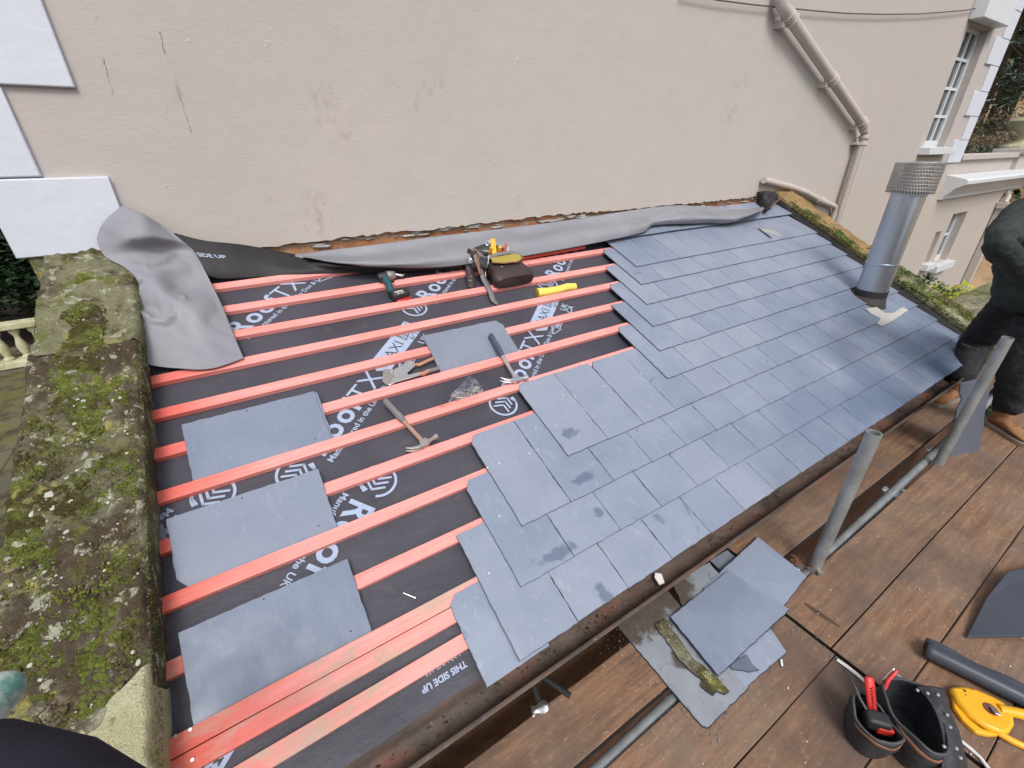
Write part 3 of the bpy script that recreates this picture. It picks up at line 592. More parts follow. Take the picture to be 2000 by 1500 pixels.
    m3 = N.new('ShaderNodeMix'); m3.data_type = 'RGBA'; nt.links.new(fx_, m3.inputs[0]); nt.links.new(mi.outputs[2], m3.inputs[6]); m3.inputs[7].default_value = (.105, .143, .222, 1); nt.links.new(m3.outputs[2], b.inputs['Base Color'])
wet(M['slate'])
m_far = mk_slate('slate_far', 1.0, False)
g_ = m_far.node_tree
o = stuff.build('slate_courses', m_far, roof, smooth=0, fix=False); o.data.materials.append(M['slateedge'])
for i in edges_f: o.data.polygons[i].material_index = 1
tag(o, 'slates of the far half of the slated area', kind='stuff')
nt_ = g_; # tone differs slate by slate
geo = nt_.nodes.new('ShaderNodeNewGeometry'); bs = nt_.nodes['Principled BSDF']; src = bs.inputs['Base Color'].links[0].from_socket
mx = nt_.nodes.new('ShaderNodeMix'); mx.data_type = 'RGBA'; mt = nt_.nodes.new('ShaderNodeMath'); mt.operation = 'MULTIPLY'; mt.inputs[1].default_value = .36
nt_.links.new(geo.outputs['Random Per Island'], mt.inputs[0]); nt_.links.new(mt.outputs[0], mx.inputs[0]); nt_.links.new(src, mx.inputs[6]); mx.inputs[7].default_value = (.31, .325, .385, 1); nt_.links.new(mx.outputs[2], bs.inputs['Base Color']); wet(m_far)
# galvanised nails left showing on the bare slates
for (px, py) in ((952, 914), (975, 1010-1), (955, 1120), (1046, 841-4), (1034, 886), (1050, 878), (1123, 775), (1178, 755), (1252, 730), (1244, 768), (1100, 760+12), (975, 905)):
    s, t = Rp(px, py, .045); MB().ring([(0, .0012), (.0028, .0012), (.0034, 0)], 10, None, (s, -t, .0465)).build('slate_nail', M['whitec'], roof)
# cement patch and soaker beside the flue
def rpoly(pxs, h): return [(lambda q: (q[0], -q[1]))(Rp(x, y, h)) for x, y in pxs]
MB().prism(rpoly(((1690, 603), (1712, 600), (1728, 612), (1745, 611), (1762, 600), (1774, 606), (1742, 628), (1722, 637), (1712, 632), (1720, 622), (1700, 612)), .06), .054, .0635).build('mortar_patch', M['cement'], roof, bevel=.002)
# verge flashing along the right coping
rows = [[(sr(t)-.03, -t, .050), (sr(t)-.005, -t, .056), (sr(t)+.02, -t, .10)] for t in np.linspace(0, 2.42, 12)]
MB().grid(rows).build('verge_flashing', M['black'], roof, solid=.003)
# --------- printing on the membrane
def text_mesh(txt, size, bold=0, sx=1.0):
    cu = bpy.data.curves.new('t', 'FONT'); cu.body = txt; cu.size = size; cu.offset = bold; cu.resolution_u = 3
    o = bpy.data.objects.new('t', cu); C.objects.link(o); dg = bpy.context.evaluated_depsgraph_get(); dg.update()
    me = bpy.data.meshes.new_from_object(o.evaluated_get(dg)); vs = [Vector((v.co.x*sx, v.co.y, 0)) for v in me.vertices]; fs = [tuple(p.vertices) for p in me.polygons]
    bpy.data.objects.remove(o); bpy.data.meshes.remove(me); return vs, fs
def arc(cx, cy, r, w_, a0, a1, n=40):
    vs = []; 
    for i in range(n+1):
        a = a0+(a1-a0)*i/n; vs += [(cx+r*math.cos(a), cy+r*math.sin(a), 0), (cx+(r-w_)*math.cos(a), cy+(r-w_)*math.sin(a), 0)]
    return vs, [(2*i, 2*i+1, 2*i+3, 2*i+2) for i in range(n)]
def bar(x0, y0, x1, y1, w_):
    d = Vector((x1-x0, y1-y0)).normalized(); n = Vector((-d.y, d.x))*w_/2
    return [(x0+n.x, y0+n.y, 0), (x0-n.x, y0-n.y, 0), (x1-n.x, y1-n.y, 0), (x1+n.x, y1+n.y, 0)], [(0, 1, 2, 3)]
ANG = 41.5
def printing(s, t, deg, what='all'):
    lt, dk = MB(), MB()
    def A(dst, g_, dx=0, dy=0, rot=0):
        Mm = Matrix.Translation((dx, dy, 0)) @ Matrix.Rotation(R(rot), 4, 'Z'); dst.add(g_[0], g_[1], Mm)
    A(lt, arc(0, 0, .075, .011, R(20), R(338)))
    for k in range(3):                                     # nested roof chevrons
        q = -.035+k*.026; A(lt, bar(q, -.042, q+.03, -.002, .0095)); A(lt, bar(q+.03, -.006, q-.002+.0, .040, .0095))
    A(lt, bar(.042, -.06, .055, -.02, .009))
    x = .105
    A(lt, text_mesh('R', .145, .0035, .95), x, -.052); A(lt, text_mesh('o', .145, .0035), x+.095, -.052); A(lt, text_mesh('o', .145, .0035), x+.185, -.052); A(lt, text_mesh('f', .145, .0035), x+.272, -.052)
    A(lt, text_mesh('T', .145, -.0005), x+.325, -.052); A(lt, text_mesh('X', .145, -.0005, 1.02), x+.415, -.052)
    A(lt, arc(.622, .05, .008, .003, 0, 2*math.pi, 14))
    lt.add([(.635, 0, 0), (.675, -.057, 0), (1.04, -.057, 0), (1.04, .057, 0), (.675, .057, 0)], [(0, 1, 2, 3, 4)])
    for i, ch in enumerate('MAXI'): A(dk, text_mesh(ch, .082, -.0003, 1.05), (.675, .745, .80, .86)[i], -.028)
    for i, ln_ in enumerate(('MADE', 'IN THE UK')): A(dk, text_mesh(ln_, .027 if i == 0 else .0215, .0006), .905+i*.026, -.050 if 0 else .045, -90)
    fx, fy = .99, 0                                       # flag: dark gaps between pale bars
    for (a, b_, c_, d_, w_) in ((.945, -.012, .985, -.012, .005), (.945, .012, .985, .012, .005), (1.0, -.012, 1.038, -.012, .005), (1.0, .012, 1.038, .012, .005), (.982, .016, .982, .055, .005), (1.0, .016, 1.0, .055, .005), (.982, -.016, .982, -.055, .005), (1.0, -.016, 1.0, -.055, .005), (.95, .052, .975, .018, .004), (.95, -.052, .975, -.018, .004), (1.033, .052, 1.008, .018, .004), (1.033, -.052, 1.008, -.018, .004), (.960, .054, .982, .028, .003), (1.022, -.054, 1.002, -.028, .003)): A(dk, bar(a, b_, c_, d_, w_))
    A(lt, text_mesh('UK', .052, .0012, 1.1), .925, -.118); A(lt, text_mesh('CA', .052, .0012, 1.1), .925, -.160)
    A(lt, bar(.735, -.072, .665, -.105, .006)); A(lt, bar(.665, -.105, .735, -.135, .006)); A(lt, bar(.735, -.07, .735, -.14, .006)); A(lt, text_mesh('BBA', .034, .0015), .742, -.118); A(lt, bar(.742, -.128, .80, -.128, .006))
    A(lt, text_mesh('Manufactured in the UK by Don & Low', .0385, .0007, 1.02), .10, -.098)
    if what == 'circle':
        pass
    Mr = Matrix.Translation((s, -t, 0)) @ Matrix.Rotation(R(deg), 4, 'Z')
    for dst, mt_, up in ((lt, M['print_'], .0016), (dk, M['printdark'], .0026)):
        out = MB()
        vs = [Mr @ Vector(p) for p in dst.v]
        fs = []
        tt = lambda v: -v.y
        for f in dst.f:
            cx = sum(vs[i].x for i in f)/len(f); cy = sum(-vs[i].y for i in f)/len(f)
            if .72 < cx < 4.5 and .02 < cy < 2.38: fs.append(f)
        vs = [Vector((v.x, v.y, up)) for v in vs]; out.add(vs, fs)
        if fs: o = out.build('printed_lettering', mt_, roof, smooth=0, fix=False); o['label'] = 'diagonal pale product lettering printed on the black membrane' if dst is lt else 'dark lettering reversed out of the pale box'
for (s, t, d) in ((2.16, 1.42, ANG), (1.18, 1.425, ANG), (2.02, .60, ANG), (2.98, .61, ANG), (1.02, .60, ANG), (3.94, .6, ANG), (1.46, 1.585, 180+ANG), (.90, 1.40, 180+ANG)): printing(s, t, d)
b = MB()
def flattext(b, txt, size, s, t, deg, bold=.0006, h=.0018):
    vs, fs = text_mesh(txt, size, bold); b.add(vs, fs, Matrix.Translation((s, -t, h)) @ Matrix.Rotation(R(deg), 4, 'Z'))
s_, t_ = Rp(908, 1290, 0); flattext(b, 'THIS SIDE UP', .027, s_, t_, 180, .001); s_, t_ = Rp(898, 1275, 0); flattext(b, 'LAP LINE 150mm', .022, s_-.0, t_-.006, 180, .0001)
b.build('printed_lettering', M['print_'], roof, smooth=0, fix=False)['label'] = 'small upside-down lettering along the lower edge of the membrane'
# ------------------------------------------------------------------ loose slates on the battens
def loose(mat_, s, t, wd, ln, lab, deg=0, tilt=0, h=.03, clip=None, holes=True, sc=1, mat=None, seed=5):
    me = slate_mesh('loose_slate', ln, wd, .0065, clip, M[mat_] if mat_ else M['slateloose'], seed=seed)
    o = bpy.data.objects.new('loose_slate', me); C.objects.link(o); o.matrix_world = rframe(s, t, h, deg, tilt); tag(o, lab, 'slate', 'loose roofing slates'); 
    if holes:
        for x in (-.02, .19): MB().ring([(0, .0004), (.0032, .0004), (.0034, 0)], 10, None, (x, wd*(.93 if x < 0 else .1)+random.uniform(-.01, .01), .0066)).build('nail_hole', M['printdark'], o)
    return o
tl = 8.3
loose('slatemid', 1.098, 1.327, .255, .50, 'grey slate with wet dark left end, upper of a pair near the mossy coping', 0, tl, .0115, seed=11)
loose(0, 1.104, 1.329, .255, .505, 'slate lying hidden beneath another, only its right edge showing', -.5, tl, .0040, seed=12, holes=False)
loose('slatemid', 1.010, 1.717, .255, .50, 'grey slate with one clipped corner, middle of the three beside the left coping', 0, tl, .004, clip=['tl'], seed=13)
loose('slateblue', 1.005, 2.108, .255, .50, 'large blue-grey slate nearest the camera resting against the double batten', 0, tl, .004, seed=14)
loose('slateloose', 2.190, 1.133, .255, .485, 'smooth grey slate under the blue handled hammer', -.6, tl, .004, seed=15, clip=['hr'])
s_, t_ = Rp(307, 1045, .02); o = loose(0, s_, t_+.06, .10, .06, 'sliver of pale slate tucked against the left coping', 8, 0, .002, holes=False, seed=16)
# ------------------------------------------------------------------ folded membrane along the wall
def catmull(rows, nu, nv):
    A = np.array([[list(p) for p in r] for r in rows])
    def interp(A, n):
        m = len(A); out = []
        for k in range(n+1):
            u = k/n*(m-1); i = min(int(u), m-2); f = u-i
            P = [A[max(i-1, 0)], A[i], A[i+1], A[min(i+2, m-1)]]
            out.append(.5*(2*P[1]+(P[2]-P[0])*f+(2*P[0]-5*P[1]+4*P[2]-P[3])*f*f+(3*P[1]-P[0]-3*P[2]+P[3])*f**3))
        return np.array(out)
    B = interp(A, nv); B = np.transpose(interp(np.transpose(B, (1, 0, 2)), nu), (1, 0, 2)); return B
def crumple(B, amp, sc, seed, wr=()):
    n, m, _ = B.shape; du = np.gradient(B, axis=1); dv = np.gradient(B, axis=0); N = np.cross(du, dv); N /= np.linalg.norm(N, axis=2, keepdims=True)+1e-9
    for i in range(n):
        for j in range(m):
            p = B[i, j]; q = Vector(tuple(p*sc))+Vector((seed, 0, 0))
            a = amp*(noise.noise(q)+.5*(1-2*abs(noise.noise(q*2.1)))); a *= min(1, i/4+.3, (n-1-i)/4+.3, j/4+.3, (m-1-j)/4+.3)
            B[i, j] = p+N[i, j]*a
    return B
def K(px, py, h=None, y=None):
    if y is not None: return tuple(Wp(px, py, y))
    s, t = Rp(px, py, h); return tuple(rl(s, t, h))
flap = thing('folded_membrane', 'grey membrane offcut flopped over the mossy coping with its printed black side behind', 'roofing membrane', Matrix.Translation(K(330, 600, .1)))
FI = flap.matrix_world.inverted()
rows = [
 [K(238,402,y=-.030), K(241,402,y=-.030), K(244,403,y=-.032), K(262,413,y=-.035)],
 [K(205,430,y=-.050), K(240,425,y=-.10), K(280,424,y=-.105), K(313,437,y=-.045)],
 [K(190,465,y=-.070), K(240,465,y=-.16), K(295,462,y=-.16), K(352,466,y=-.085)],
 [K(205,500,h=.185), K(250,497,h=.19), K(312,487,y=-.085), K(378,490,y=-.085)],
 [K(243,522,h=.175), K(287,522,h=.18), K(338,518,h=.15), K(392,512,h=.10)],
 [K(268,548,h=.175), K(308,552,h=.17), K(355,560,h=.10), K(412,552,h=.085)],
 [K(272,590,h=.12), K(322,592,h=.14), K(375,598,h=.15), K(432,592,h=.08)],
 [K(276,645,h=.09), K(330,650,h=.09), K(392,650,h=.10), K(452,642,h=.06)],
 [K(286,712,h=.055), K(340,719,h=.050), K(410,720,h=.045), K(476,700,h=.040)]]
B = crumple(catmull(rows, 60, 90), .011, 4.5, 1)
# a sharp fold and a hooked crease
def crease(B, pts, depth, width):
    P = [np.array(K(*p[:2], h=p[2])) for p in pts]
    du = np.gradient(B, axis=1); dv = np.gradient(B, axis=0); N = np.cross(du, dv); N /= np.linalg.norm(N, axis=2, keepdims=True)+1e-9
    D = np.full(B.shape[:2], 9.)
    for a, b_ in zip(P[:-1], P[1:]):
        ab = b_-a; tt = np.clip(((B-a) @ ab)/(ab @ ab), 0, 1); D = np.minimum(D, np.linalg.norm(B-(a+tt[..., None]*ab), axis=2))
    return B+N*(depth*np.exp(-(D/width)**2))[..., None]
up_ = 1
B = crease(B, [(272,612,.1),(300,628,.1),(322,632,.1),(342,618,.12),(360,585,.12)], -.030, .013)
B = crease(B, [(285,600,.1),(315,612,.1),(335,600,.12)], .026, .022)
B = crease(B, [(268,552,.17),(300,536,.15),(340,512,.12)], .034, .012)
B = crease(B, [(285,525,.17),(320,512,.15),(345,500,.12)], -.030, .014)
B = crease(B, [(190,478,.25),(260,478,.25),(330,480,.2)], -.016*up_, .02)
B = crease(B, [(330,640,.1),(400,690,.06)], .010, .03)
rowsm = [[Vector(tuple(p)) for p in r] for r in B]
MB().grid(rowsm, FI).build('grey_underside', M['sheetgrey'], flap, smooth=180, solid=.0012)
# black strip behind, twisting from the flap to the ridge fold
rows = [
 [K(340,455,y=-.012), K(345,480,y=-.05), K(380,520,h=.09), K(410,540,h=.05)],
 [K(400,470,y=-.014), K(400,490,y=-.06), K(430,525,h=.07), K(440,545,h=.03)],
 [K(480,479,y=-.016), K(485,500,y=-.07), K(510,523,h=.05), K(515,541,h=.02)],
 [K(560,494,y=-.02), K(570,508,y=-.08), K(590,525,h=.045), K(595,538,h=.020)],
 [K(650,508,y=-.05), K(660,518,h=.085), K(670,526,h=.05), K(675,533,h=.027)],
 [K(760,520,h=.085), K(765,523,h=.07), K(768,528,h=.05), K(770,532,h=.03)],
 [K(905,517,h=.075), K(906,518,h=.07), K(908,521,h=.05), K(910,525,h=.03)]]
B = crumple(catmull(rows, 16, 80), .004, 5, 3)
MB().grid([[Vector(tuple(p)) for p in r] for r in B], FI).build('black_top_side', M['black'], flap, smooth=180, solid=.0012)
tm = MB(); vs, fs = text_mesh('THIS SIDE UP', .034, .0008); wmax = max(v.x for v in vs); BB = B
def onB(u, v): i = min(int(v), BB.shape[0]-2); j = min(int(u), BB.shape[1]-2); a_, b_ = v-i, u-j; return Vector(tuple(BB[i, j]*(1-a_)*(1-b_)+BB[i+1, j]*a_*(1-b_)+BB[i, j+1]*(1-a_)*b_+BB[i+1, j+1]*a_*b_))
t_vs = []
for v in vs:
    L_ = (onB(7, 20)-onB(7, 4)).length/16; W_ = (onB(9, 12)-onB(5, 12)).length/4; p = onB(7.5-v.y/W_, 19-(wmax-v.x)/L_); nn_ = (onB(9, 12)-onB(5, 12)).cross(onB(7, 14)-onB(7, 10)).normalized(); nn_ = nn_ if nn_.y < 0 else -nn_; t_vs.append(p+nn_*.004)
tm.add(t_vs, fs, FI); tm.build('printed_lettering', M['print_'], flap, smooth=0, fix=False)
# ridge fold
ridge = thing('ridge_membrane_fold', 'long strip of grey membrane folded down along the foot of the house wall', 'roofing membrane', Matrix.Translation((3.5, -.1, .0))); RI = ridge.matrix_world.inverted()
rows = [
 [K(560,500,y=-.012), K(575,502,y=-.05), K(590,503,y=-.07), K(600,503,h=.10)],
 [K(640,489,y=-.010), K(650,502,y=-.065), K(665,512,h=.12), K(690,517,h=.085)],
 [K(740,477,y=-.010), K(750,495,y=-.075), K(765,512,h=.125), K(775,523,h=.09)],
 [K(850,462,y=-.010), K(855,478,y=-.085), K(865,500,h=.135), K(870,521,h=.09)],
 [K(960,449,y=-.010), K(965,462,y=-.085), K(975,482,h=.125), K(985,506,h=.08)],
 [K(1080,434,y=-.010), K(1085,448,y=-.09), K(1090,464,h=.125), K(1100,487,h=.08)],
 [K(1200,416,y=-.010), K(1202,430,y=-.095), K(1205,446,h=.13), K(1210,465,h=.085)],
 [K(1270,406,y=-.010), K(1265,424,y=-.10), K(1262,438,h=.13), K(1258,453,h=.085)],
 [K(1325,401,y=-.012), K(1300,416,y=-.13), K(1285,430,h=.13), K(1275,441,h=.085)],
 [K(1345,402,y=-.012), K(1340,412,y=-.12), K(1335,424,h=.15), K(1325,437,h=.09)],
 [K(1400,403,y=-.014), K(1398,413,y=-.14), K(1392,424,h=.15), K(1378,436,h=.085)],
 [K(1450,403,y=-.016), K(1450,412,y=-.14), K(1447,422,h=.15), K(1430,434,h=.10)],
 [K(1485,402,y=-.016), K(1490,405,y=-.12), K(1492,408,h=.19), K(1480,416,h=.15)]]
B = crumple(catmull(rows, 22, 220), .010, 3.5, 6)
B = crease(B, [(900,468,.12),(955,452,.13),(1010,462,.12)], -.02, .03)
B = crease(B, [(1262,432,.13),(1285,420,.13),(1318,412,.13)], -.035, .03)
MB().grid([[Vector(tuple(p)) for p in r] for r in B], RI).build('grey_underside', M['sheetgrey'], ridge, smooth=180, solid=.0012)
# black end curl by the tan coping
rows = [[K(1478,375,y=-.02), K(1500,372,y=-.10), K(1520,380,y=-.16), K(1512,398,h=.10)], [K(1476,392,y=-.02), K(1492,388,y=-.12), K(1512,394,y=-.2), K(1506,406,h=.08)], [K(1474,405,y=-.03), K(1486,404,y=-.13), K(1500,408,h=.14), K(1490,418,h=.07)]]
B = crumple(catmull(rows, 24, 20), .03, 14, 9); MB().grid([[Vector(tuple(p)) for p in r] for r in B], RI).build('black_curl', M['black'], ridge, smooth=180, solid=.0015)
rows = [[K(600,505,h=.088), K(600,520,h=.03), K(600,530,h=.012)]]+[[K(x, y-2, h=.082), K(x+3, y+5, h=.03), K(x+6, y+12, h=.012)] for x, y in ((690,517),(775,523),(870,521),(985,506),(1100,487),(1180,471))]
# ------------------------------------------------------------------ coping stones
def coping_grid(xin, xout, t0, t1, top, nrag, seed, ns=56, nt_=120, low=-.08):
    rows = []
    for j in range(nt_+1):
        t = t0+(t1-t0)*j/nt_; row = []
        a, b_ = xout(t), xin(t)
        en = .006*noise.noise(Vector((t*6, seed, 1)))+.004*noise.noise(Vector((t*20, seed, 4)))
        row += [(a-.03, -t, low), (a-.005, -t, top-.05), (a, -t, top-.018)]
        for i in range(ns+1):
            f = i/ns; s = a+(b_-a)*f+(en if i == ns else 0); e = min(f, 1-f)*ns
            hh = top-(.010 if e < .5 else 0)-(.003 if e < 1.5 else 0)+nrag*(noise.noise(Vector((s*5, t*5, seed)))+.8*noise.noise(Vector((s*14, t*14, seed)))+.7*noise.noise(Vector((s*40, t*40, seed)))+.25*noise.noise(Vector((s*90, t*90, seed))))
            row.append((s, -t, hh))
        row += [(b_+.004+en, -t, top-.02), (b_+.002+en, -t, top-.07), (b_-.004, -t, low)]
        rows.append(row)
    return rows
lc = thing('left_coping', 'wide stone coping thick with moss and lichen on the left edge of the roof', 'coping', MR.copy())
xin = lambda t: .80-.045*t; xout = lambda t: .455-.035*t
for (a, b_, m_, lab) in ((-.16, .66, 'mossy', 'upper coping stone, greenish and fairly bare'), (.664, 2.12, 'mossdark', 'long coping stone darkened by moss'), (1.72, 3.3, 'bare', 'pale yellow kneeler stone at the bottom')):
    if m_ == 'bare':
        rr = coping_grid(lambda t: .800-.045*t, lambda t: .44-.035*t, a, b_, .172, .010, 3)
        # diagonal joint: stone starts lower on its outer side
        rr2 = []
        for row in rr: rr2.append(row)
        bb = MB().grid([[(p[0], p[1]-(.26 if 0 else 0)-max(0, (.775-p[0]))*.62*max(0, 1-(-p[1]-1.92)/.8) , p[2]) for p in row] for row in [r_ for r_ in rr2 if -r_[0][1] >= 1.90]])
    else: bb = MB().grid(coping_grid(xin, xout, a, b_, .158 if a < .5 else .163, .016, 1 if a < .5 else 2, nt_=110 if a < .5 else 200))
    o = bb.build('coping_stone', M[m_], lc, smooth=60); o['label'] = lab
bb = MB().bbox((.47, .1, -.4), (.71, -3.3, -.06)).build('wall_head', M['brick'], lc)
# moss cushions, dead moss crusts and lichen on the coping
def blobs(n, dens, mat, name, lab, r0, r1, seed, s_rng, t_rng, top, par, flatten=.6, seg=7, cards=False, thr=.0):
    rd = random.Random(seed); b = MB(); c = 0; tries = 0
    while c < n and tries < n*30:
        tries += 1; t = rd.uniform(*t_rng); f = rd.random(); s = s_rng(t)[0]+(s_rng(t)[1]-s_rng(t)[0])*f
        d = noise.noise(Vector((s*4+seed, t*4, seed)))+.5*noise.noise(Vector((s*11, t*11, seed)))
        if d < thr+rd.uniform(-.12, .12) or not dens(s, t, f): continue
        r = rd.uniform(r0, r1)*(.6+.8*max(0, d)); c += 1
        nz = .016*noise.noise(Vector((s*5, t*5, 2)))
        if cards:
            for q in range(seg):
                a = rd.uniform(0, 6.28); e = rd.uniform(.2, 1.3); L = r*rd.uniform(.6, 1.4); d_ = Vector((math.cos(a)*math.cos(e), math.sin(a)*math.cos(e), math.sin(e)))
                o_ = Vector((s+rd.gauss(0, r*.6), -t+rd.gauss(0, r*.6), top+nz-.003)); sd_ = Vector((-math.sin(a), math.cos(a), 0))*L*.22
                b.add([o_-sd_, o_+sd_, o_+d_*L*.8+sd_*.7, o_+d_*L], [(0, 1, 2, 3)])
        else:
            vs = []; fs = []; k1, k2 = 3, seg
            ph = rd.uniform(0, 6)
            vs.append((s, -t, top+nz+r*flatten*rd.uniform(.7, 1.1)))
            for i in range(1, k1+1):
                for k in range(k2):
                    a = ph+2*math.pi*k/k2; rr_ = r*math.sin(math.pi/2*i/k1)*rd.uniform(.75, 1.25); vs.append((s+rr_*math.cos(a), -t+rr_*math.sin(a), top+nz-.003*(i == k1)+r*flatten*math.cos(math.pi/2*i/k1)*rd.uniform(.7, 1.1)))
            for k in range(k2): fs.append((0, 1+k, 1+(k+1)%k2))
            for i in range(k1-1):
                for k in range(k2): fs.append((1+i*k2+k, 1+(i+1)*k2+k, 1+(i+1)*k2+(k+1)%k2, 1+i*k2+(k+1)%k2))
            b.add(vs, fs)
    o = b.build(name, mat, par, smooth=60, fix=False); tag(o, lab, kind='stuff'); return o
rngL = lambda t: (xout(t)+.01, xin(t)-.015)
lower = lambda s, t, f: t > .18+.25*noise.noise(Vector((s*9, 1, 1))) and t < 2.03 and (t > .95+.5*noise.noise(Vector((s*7, t*5, 3))) or (abs(f-.5) < .16+.30*noise.noise(Vector((s*6, t*6, 7)))+.1*t))
wide = lambda s, t, f: t > .12 and t < 2.02
blobs(2600, lower, M['mosscush'], 'moss', 'green moss cushions on the left coping', .005, .013, 3, rngL, (.15, 2.0), .161, lc, .62, seg=9, thr=.02)
blobs(2400, lower, M['mosscush'], 'moss', 'small moss cushions on the left coping', .003, .007, 44, rngL, (.15, 2.0), .163, lc, .7, seg=7, thr=-.10)
blobs(6500, lower, M['moss'], 'moss', 'fine tufts of moss on the left coping', .0025, .0055, 3, rngL, (.15, 2.0), .166, lc, seg=6, cards=True, thr=-.02)
blobs(2600, lower, M['deadmoss'], 'dead_moss', 'brown dead moss crusts on the left coping', .003, .010, 8, rngL, (.15, 2.0), .160, lc, .6, thr=-.04)
blobs(200, wide, M['lichen'], 'lichen', 'pale lichen flakes on the left coping', .0015, .005, 12, rngL, (.1, 2.0), .165, lc, .25, seg=6, thr=-.3)
blobs(46, wide, M['lichen'], 'lichen', 'larger pale lichen patches on the left coping', .006, .012, 15, rngL, (.8, 2.0), .165, lc, .10, seg=9, thr=-.1)
# inner face moss fringe
b = MB(); rd = random.Random(5)
for i in range(2200):
    t = rd.uniform(.0, 2.2); h = rd.uniform(.08, .165); a = rd.uniform(-1.2, 1.2); L = rd.uniform(.003, .008); s = xin(t)+.003
    b.add([(s, -t-L*.3, h), (s, -t+L*.3, h), (s+L*math.cos(a), -t+L*.2, h+L*math.sin(a))], [(0, 1, 2)])
tag(b.build('moss', M['moss'], lc, smooth=0, fix=False), 'moss fringe down the inner face of the left coping', kind='stuff')
# right coping
rc = thing('right_coping', 'narrow tan stone coping fringed with moss on the far right edge of the roof', 'coping', MR.copy())
xo = lambda t: sr(t)+.34; xi = lambda t: sr(t)+.02
for (a, b_) in ((-.16, .52), (.524, 1.2), (1.204, 1.78), (1.784, 2.5)):
    MB().grid(coping_grid(xo, xi, a, b_, .135, .014, a*3+7, ns=14, nt_=40)).build('coping_stone', M['tanstone'] if a < 1 else M['mossy'], rc, smooth=60)
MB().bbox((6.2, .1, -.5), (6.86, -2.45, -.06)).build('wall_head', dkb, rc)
blobs(1800, lambda s, t, f: f < .35 or t > 1.1, M['moss'], 'moss', 'green moss along the inner edge of the right coping', .008, .022, 21, lambda t: (xi(t), xo(t)), (.1, 2.4), .135, rc, seg=6, cards=True, thr=-.1)
blobs(500, lambda s, t, f: f < .22, M['moss'], 'moss', 'moss cushions on the right coping', .008, .02, 23, lambda t: (xi(t), xo(t)), (.15, 2.4), .132, rc, .7, thr=-.15)
b = MB(); 
for i in range(1600):
    t = rd.uniform(.25, 2.3); h = rd.uniform(.06, .14); a = rd.uniform(-1.2, 1.2); L = rd.uniform(.008, .022); s = xi(t)-.002
    b.add([(s, -t-L*.3, h), (s, -t+L*.3, h), (s-L*math.cos(a), -t+L*.2, h+L*math.sin(a))], [(0, 1, 2)])
tag(b.build('moss', M['moss'], rc, smooth=0, fix=False), 'moss fringe on the inner face of the right coping', kind='stuff')
# low garden wall running on from the foot of the right coping
gw = thing('garden_wall', 'low brick wall with mossy stone cap beyond the end of the roof', 'wall', Matrix.Translation((7.6, -1.75, -1.0))); GI = gw.matrix_world.inverted()
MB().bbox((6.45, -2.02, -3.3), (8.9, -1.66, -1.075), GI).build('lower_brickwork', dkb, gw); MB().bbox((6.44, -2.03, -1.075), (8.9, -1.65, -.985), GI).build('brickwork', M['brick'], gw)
rows = [[Vector((x, y, -.90+(.0 if j in (0, 8) else .02)+.015*noise.noise(Vector((x*5, y*5, 4))))) for j, y in enumerate(np.linspace(-2.08, -1.6, 9))] for x in np.linspace(6.40, 8.9, 30)]
rows = [[Vector((r[0].x, r[0].y, -.985))]+r+[Vector((r[-1].x, r[-1].y, -.985))] for r in rows]
MB().grid(rows, GI).build('stone_cap', M['mossy'], gw)
b = MB()
for i in range(1500):
    x, y = rd.uniform(6.4, 8.8), rd.uniform(-2.06, -1.62); L = rd.uniform(.01, .03); a = rd.uniform(0, 6.28)
    b.add([(x, y, -.885), (x+L*.3, y, -.885), (x+L*math.cos(a), y+L*math.sin(a), -.885+L)], [(0, 1, 2)], GI)
tag(b.build('moss', M['moss'], gw, smooth=0, fix=False), 'moss on the garden wall cap', kind='stuff')
# ------------------------------------------------------------------ gutter and front wall
gut = thing('gutter', 'rusty brown cast iron gutter full of grit along the eaves', 'gutter', Matrix.Translation((3.2, -2.25, -1.03))); GI = gut.matrix_world.inverted()
prof = [(-2.172, -.985), (-2.174, -1.045), (-2.19, -1.062), (-2.225, -1.068), (-2.258, -1.060), (-2.272, -1.035), (-2.278, -1.000), (-2.292, -.998)]
loops = []
for k in range(121):
    x = .62+(6.05-.62)*k/120; loops.append([Vector((x, y, z+.0012*noise.noise(Vector((x*3, y*9, 0))))) for y, z in prof])
MB().grid(loops, GI).build('trough', M['gutter'], gut, smooth=60, solid=.004)
b = MB(); rd = random.Random(9)
for i in range(1500):
    x = rd.uniform(.7, 6); 
    if noise.noise(Vector((x*2.2, 0, 4))) < rd.uniform(-.5, .35): continue
    y = rd.uniform(-2.268, -2.185); r = rd.uniform(.002, .007); z = -1.062+r*.4+rd.uniform(0, .012)
    vs = [Vector((x+r*rd.uniform(-1.4, 1.4), y+r*rd.uniform(-1, 1), z+r*rd.uniform(-.8, .8))) for _ in range(5)]
    b.add(vs, [(0, 1, 2), (0, 2, 3), (0, 3, 4), (1, 2, 4)], GI)
tag(b.build('grit', M['deadmoss'], gut, smooth=0, fix=False), 'grit and rotted leaves lying in the gutter', kind='stuff')
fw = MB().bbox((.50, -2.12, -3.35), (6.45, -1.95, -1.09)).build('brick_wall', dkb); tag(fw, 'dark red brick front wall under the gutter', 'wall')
p = Zp(1287, 1130, -1.03); o = MB().prism([(-.02, -.022), (.006, -.025), (.024, .008), (.004, .026), (-.014, .012)], -.002, .003, Matrix.Translation(p) @ Matrix.Rotation(R(12), 4, 'X')).build('mortar_chip', M['whitec']); tag(o, 'white angular chip lying in the gutter', 'chip')
